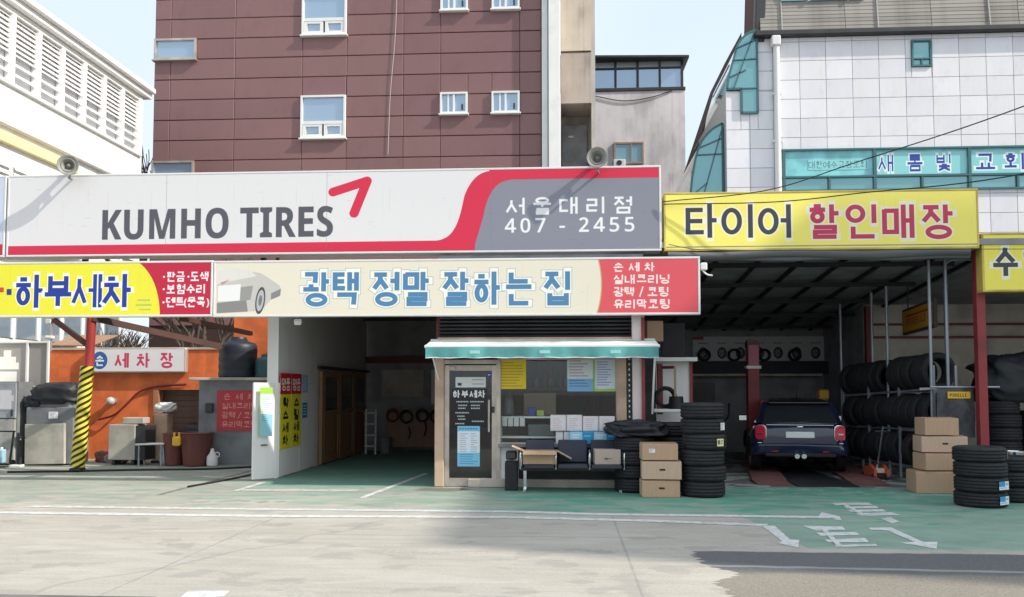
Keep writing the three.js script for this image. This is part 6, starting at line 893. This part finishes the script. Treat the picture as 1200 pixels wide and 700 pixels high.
{ // mesh fence with a white cut-out
  const t = thing('mesh_fence', 'grey mesh fence in a white frame with a white printed shape', 'fence', [-11.8, 0, -17.95]);
  const Z = -17.95,  pm = print(256, 256, (c, w, h) => { c.fillStyle = '#b4b2b2'; c.fillRect(0, 0, w, h); c.fillStyle = '#8f8d8d'; for (let i = 0; i < w; i += 6) c.fillRect(i, 0, 2, h); for (let i = 0; i < h; i += 6) c.fillRect(0, i, w, 2); c.fillStyle = '#f4f4f2'; c.fillRect(98, 44, 50, 40); c.fillRect(70, 82, 110, 40); c.fillRect(50, 116, 150, 40); c.fillRect(62, 168, 126, 62); c.fillStyle = '#a8a6a6'; c.fillRect(66, 158, 120, 7); }), plain = print(128, 256, (c, w, h) => { c.fillStyle = '#b4b2b2'; c.fillRect(0, 0, w, h); c.fillStyle = '#8f8d8d'; for (let i = 0; i < w; i += 6) c.fillRect(i, 0, 2, h); for (let i = 0; i < h; i += 6) c.fillRect(0, i, w, 2); });
  part(t, 'mesh_panel', bx(0.46, 0.96, 0.02).clone(), plain, -11.46, 2.13, Z); part(t, 'mesh_panel', face(0.88, 0.96, 0.02), pm, -12.14, 2.13, Z + 0.001);
  for (const x of [-12.62, -11.69, -11.22]) part(t, 'post', rb(0.05, 2.64, 0.05, 0.008), M.white, x, 1.32, Z + 0.03); for (const y of [2.62, 1.64]) part(t, 'rail', rb(1.42, 0.045, 0.045, 0.008), M.white, -11.92, y, Z + 0.03); part(t, 'lower_panel', bx(1.4, 1.6, 0.03), M.greyPaint, -11.92, 0.8, Z);
  const r = thing('lean_to_roof', 'weathered brown timber lean to roof behind the mesh fence', 'roof', [-11.6, 0, -20.4]); for (let i = 0; i < 7; i++) part(r, 'board', slab(2.6, 0.2, 0.03, 0.008), mat([0.36 + (i % 3) * 0.03, 0.23, 0.14], 0.8, { map: T_WOOD }), -12.6, 2.66 + i * 0.045, -19.9 - i * 0.17, -1.3, 0, -0.06); part(r, 'fascia', bar([-13.9, 2.66, -19.8], [-11.3, 2.5, -19.8], 0.06, 0.1), M.darkMetal); for (const x of [-13.5, -11.5]) part(r, 'post', bx(0.1, 2.5, 0.1), M.wood, x, 1.25, -19.95);
}
{ // pump unit, table, post, buckets, bottles
  const t = thing('beige_pump_unit', 'beige boxed pump unit on feet before the orange wall', 'machine', [-9.2, 0, -17.7]); const bm = mat([0.47, 0.44, 0.38], 0.6, { map: T_MOT });
  part(t, 'body', rb(0.58, 0.74, 0.5, 0.02), bm, -9.28, 0.48, -17.7); part(t, 'side', bx(0.22, 0.72, 0.46), M.darkMetal, -8.89, 0.47, -17.7); part(t, 'top_box', rb(0.46, 0.13, 0.3, 0.02), bm, -9.1, 0.93, -17.7); for (const x of [-9.48, -9.06]) part(t, 'foot', bx(0.06, 0.1, 0.4), M.darkMetal, x, 0.055, -17.7);
  const tb = thing('side_table', 'small white topped table beside the beige pump unit', 'table', [-8.6, 0, -17.5]); part(tb, 'top', rb(0.62, 0.035, 0.34, 0.012), M.white, -8.62, 0.45, -17.5, 0, 0, 0.03); for (const [x, z] of [[-8.86, -17.38], [-8.38, -17.38], [-8.86, -17.62], [-8.38, -17.62]]) part(tb, 'leg', bx(0.03, 0.43, 0.03), M.galv, x, 0.216, z);
  const v = thing('vacuum_post', 'cream vacuum cleaner column with a crumpled bag on top', 'machine', [-8.7, 0, -18.1]); part(v, 'column', rb(0.3, 1.05, 0.3, 0.04), M.cream, -8.72, 0.55, -18.15); part(v, 'bag', lump(0.42, 0.22, 0.32, 21, 0.25), M.whiteCanvas, -8.68, 1.1, -18.15); part(v, 'base', rb(0.36, 0.06, 0.36, 0.015), M.darkMetal, -8.72, 0.03, -18.15);
  solo('black_tarp', lump(0.95, 0.9, 0.5, 31, 0.18), M.tarp, 'heap of black plastic sheeting before the shuttered opening', 'sheet', [-8.05, 0.002, -18.5]);
  const bk = (x, z, r, h, label) => { const o = thing('rubber_bucket', label, 'bucket', [x, 0, z], 'brown rubber buckets in the yard'); part(o, 'tub', new THREE.LatheGeometry([[0, 0.004], [r * 0.78, 0.004], [r * 0.82, 0.03], [r, h - 0.02], [r * 1.06, h - 0.01], [r * 1.06, h], [r * 0.97, h], [r * 0.8, 0.05], [0, 0.04]].map(([a, b]) => new THREE.Vector2(a, b)), 30), M.barrel, x, 0, z); part(o, 'rim', new THREE.TorusGeometry(r * 1.03, 0.018, 8, 30).rotateX(Math.PI / 2), M.barrel, x, h, z); };
  bk(-8.18, -17.55, 0.23, 0.66, 'brown rubber bucket beside the white bag'); bk(-7.66, -17.45, 0.32, 0.68, 'wider brown rubber bucket with a yellow can hung on it');
  const yc = thing('yellow_can', 'yellow plastic can hanging on the wide brown bucket', 'can', [-7.92, 0.46, -17.12]); part(yc, 'body', rb(0.17, 0.2, 0.1, 0.04), mat([0.75, 0.42, 0.02], 0.4), -7.92, 0.53, -17.08); for (const x of [-7.97, -7.87]) part(yc, 'ear', rb(0.035, 0.1, 0.05, 0.015), mat([0.75, 0.42, 0.02], 0.4), x, 0.66, -17.08);
  const wj = thing('white_jug', 'white plastic jug on the ground by the pump room', 'jug', [-7.28, 0, -17.35]); part(wj, 'body', new THREE.LatheGeometry([[0, 0.003], [0.1, 0.003], [0.11, 0.03], [0.11, 0.2], [0.05, 0.28], [0.035, 0.33], [0.04, 0.36], [0, 0.37]].map(([a, b]) => new THREE.Vector2(a, b)), 22), M.white, -7.28, 0, -17.35); part(wj, 'handle', new THREE.TorusGeometry(0.05, 0.012, 6, 16), M.white, -7.18, 0.24, -17.35);
  solo('white_bag', lump(0.3, 0.42, 0.24, 41, 0.2), M.whiteCanvas, 'crumpled white plastic bag between the table and the bucket', 'bag', [-8.42, 0.002, -17.75]);
  const lp = thing('wall_lamp', 'round white lamp on the orange wall behind the striped post', 'lamp', [-10.0, 1.2, -18.95]); part(lp, 'globe', new THREE.SphereGeometry(0.1, 20, 14), mat([0.45, 0.43, 0.4], 0.4), -10.3, 1.32, -18.84); part(lp, 'mount', cyl(0.07, 0.07, 0.06, 16), M.greyPaint, -10.3, 1.32, -18.97, Math.PI / 2);
  solo('red_hose', tube([[-10.6, 0.9, -18.9], [-10.2, 1.02, -18.85], [-9.95, 1.25, -18.9], [-9.7, 1.52, -18.94], [-9.3, 1.66, -18.95], [-8.6, 1.7, -18.95]], 0.025, 40, 7), M.redDark, 'dark red hose looped along the orange wall', 'hose');
  solo('ground_hose', tube([[-10.6, 0.02, -15.75], [-9.6, 0.02, -15.95], [-8.4, 0.02, -16.3], [-7, 0.02, -16.6], [-6.2, 0.02, -17.2]], 0.02, 50, 6), M.black, 'black hose lying across the yard floor past the striped post', 'hose'); solo('ground_hose', tube([[-6.1, 0.015, -13.6], [-5.9, 0.015, -14.6], [-5.8, 0.015, -15.8], [-6.1, 0.015, -17.3]], 0.018, 30, 6), M.black, 'black hose running from the pump room towards the forecourt', 'hose');
  for (let i = 0; i < 3; i++) solo('rag', lump(0.36 - i * 0.06, 0.26 - i * 0.05, 0.28, 50 + i, 0.3), [mat([0.2, 0.09, 0.08], 0.9), mat([0.3, 0.22, 0.2], 0.9), mat([0.24, 0.2, 0.2], 0.9)][i], ['reddish brown rag heap at the foot of the orange wall', 'pinkish grey rag heap at the foot of the orange wall', 'grey rag heap at the foot of the orange wall'][i], 'rag', [-10.05 + i * 0.26, 0.002, -18.2 + i * 0.15]);
}

scene.traverse((o) => { if (o.isMesh) { o.castShadow = true; o.receiveShadow = true; } });
renderer.render(scene, camera);
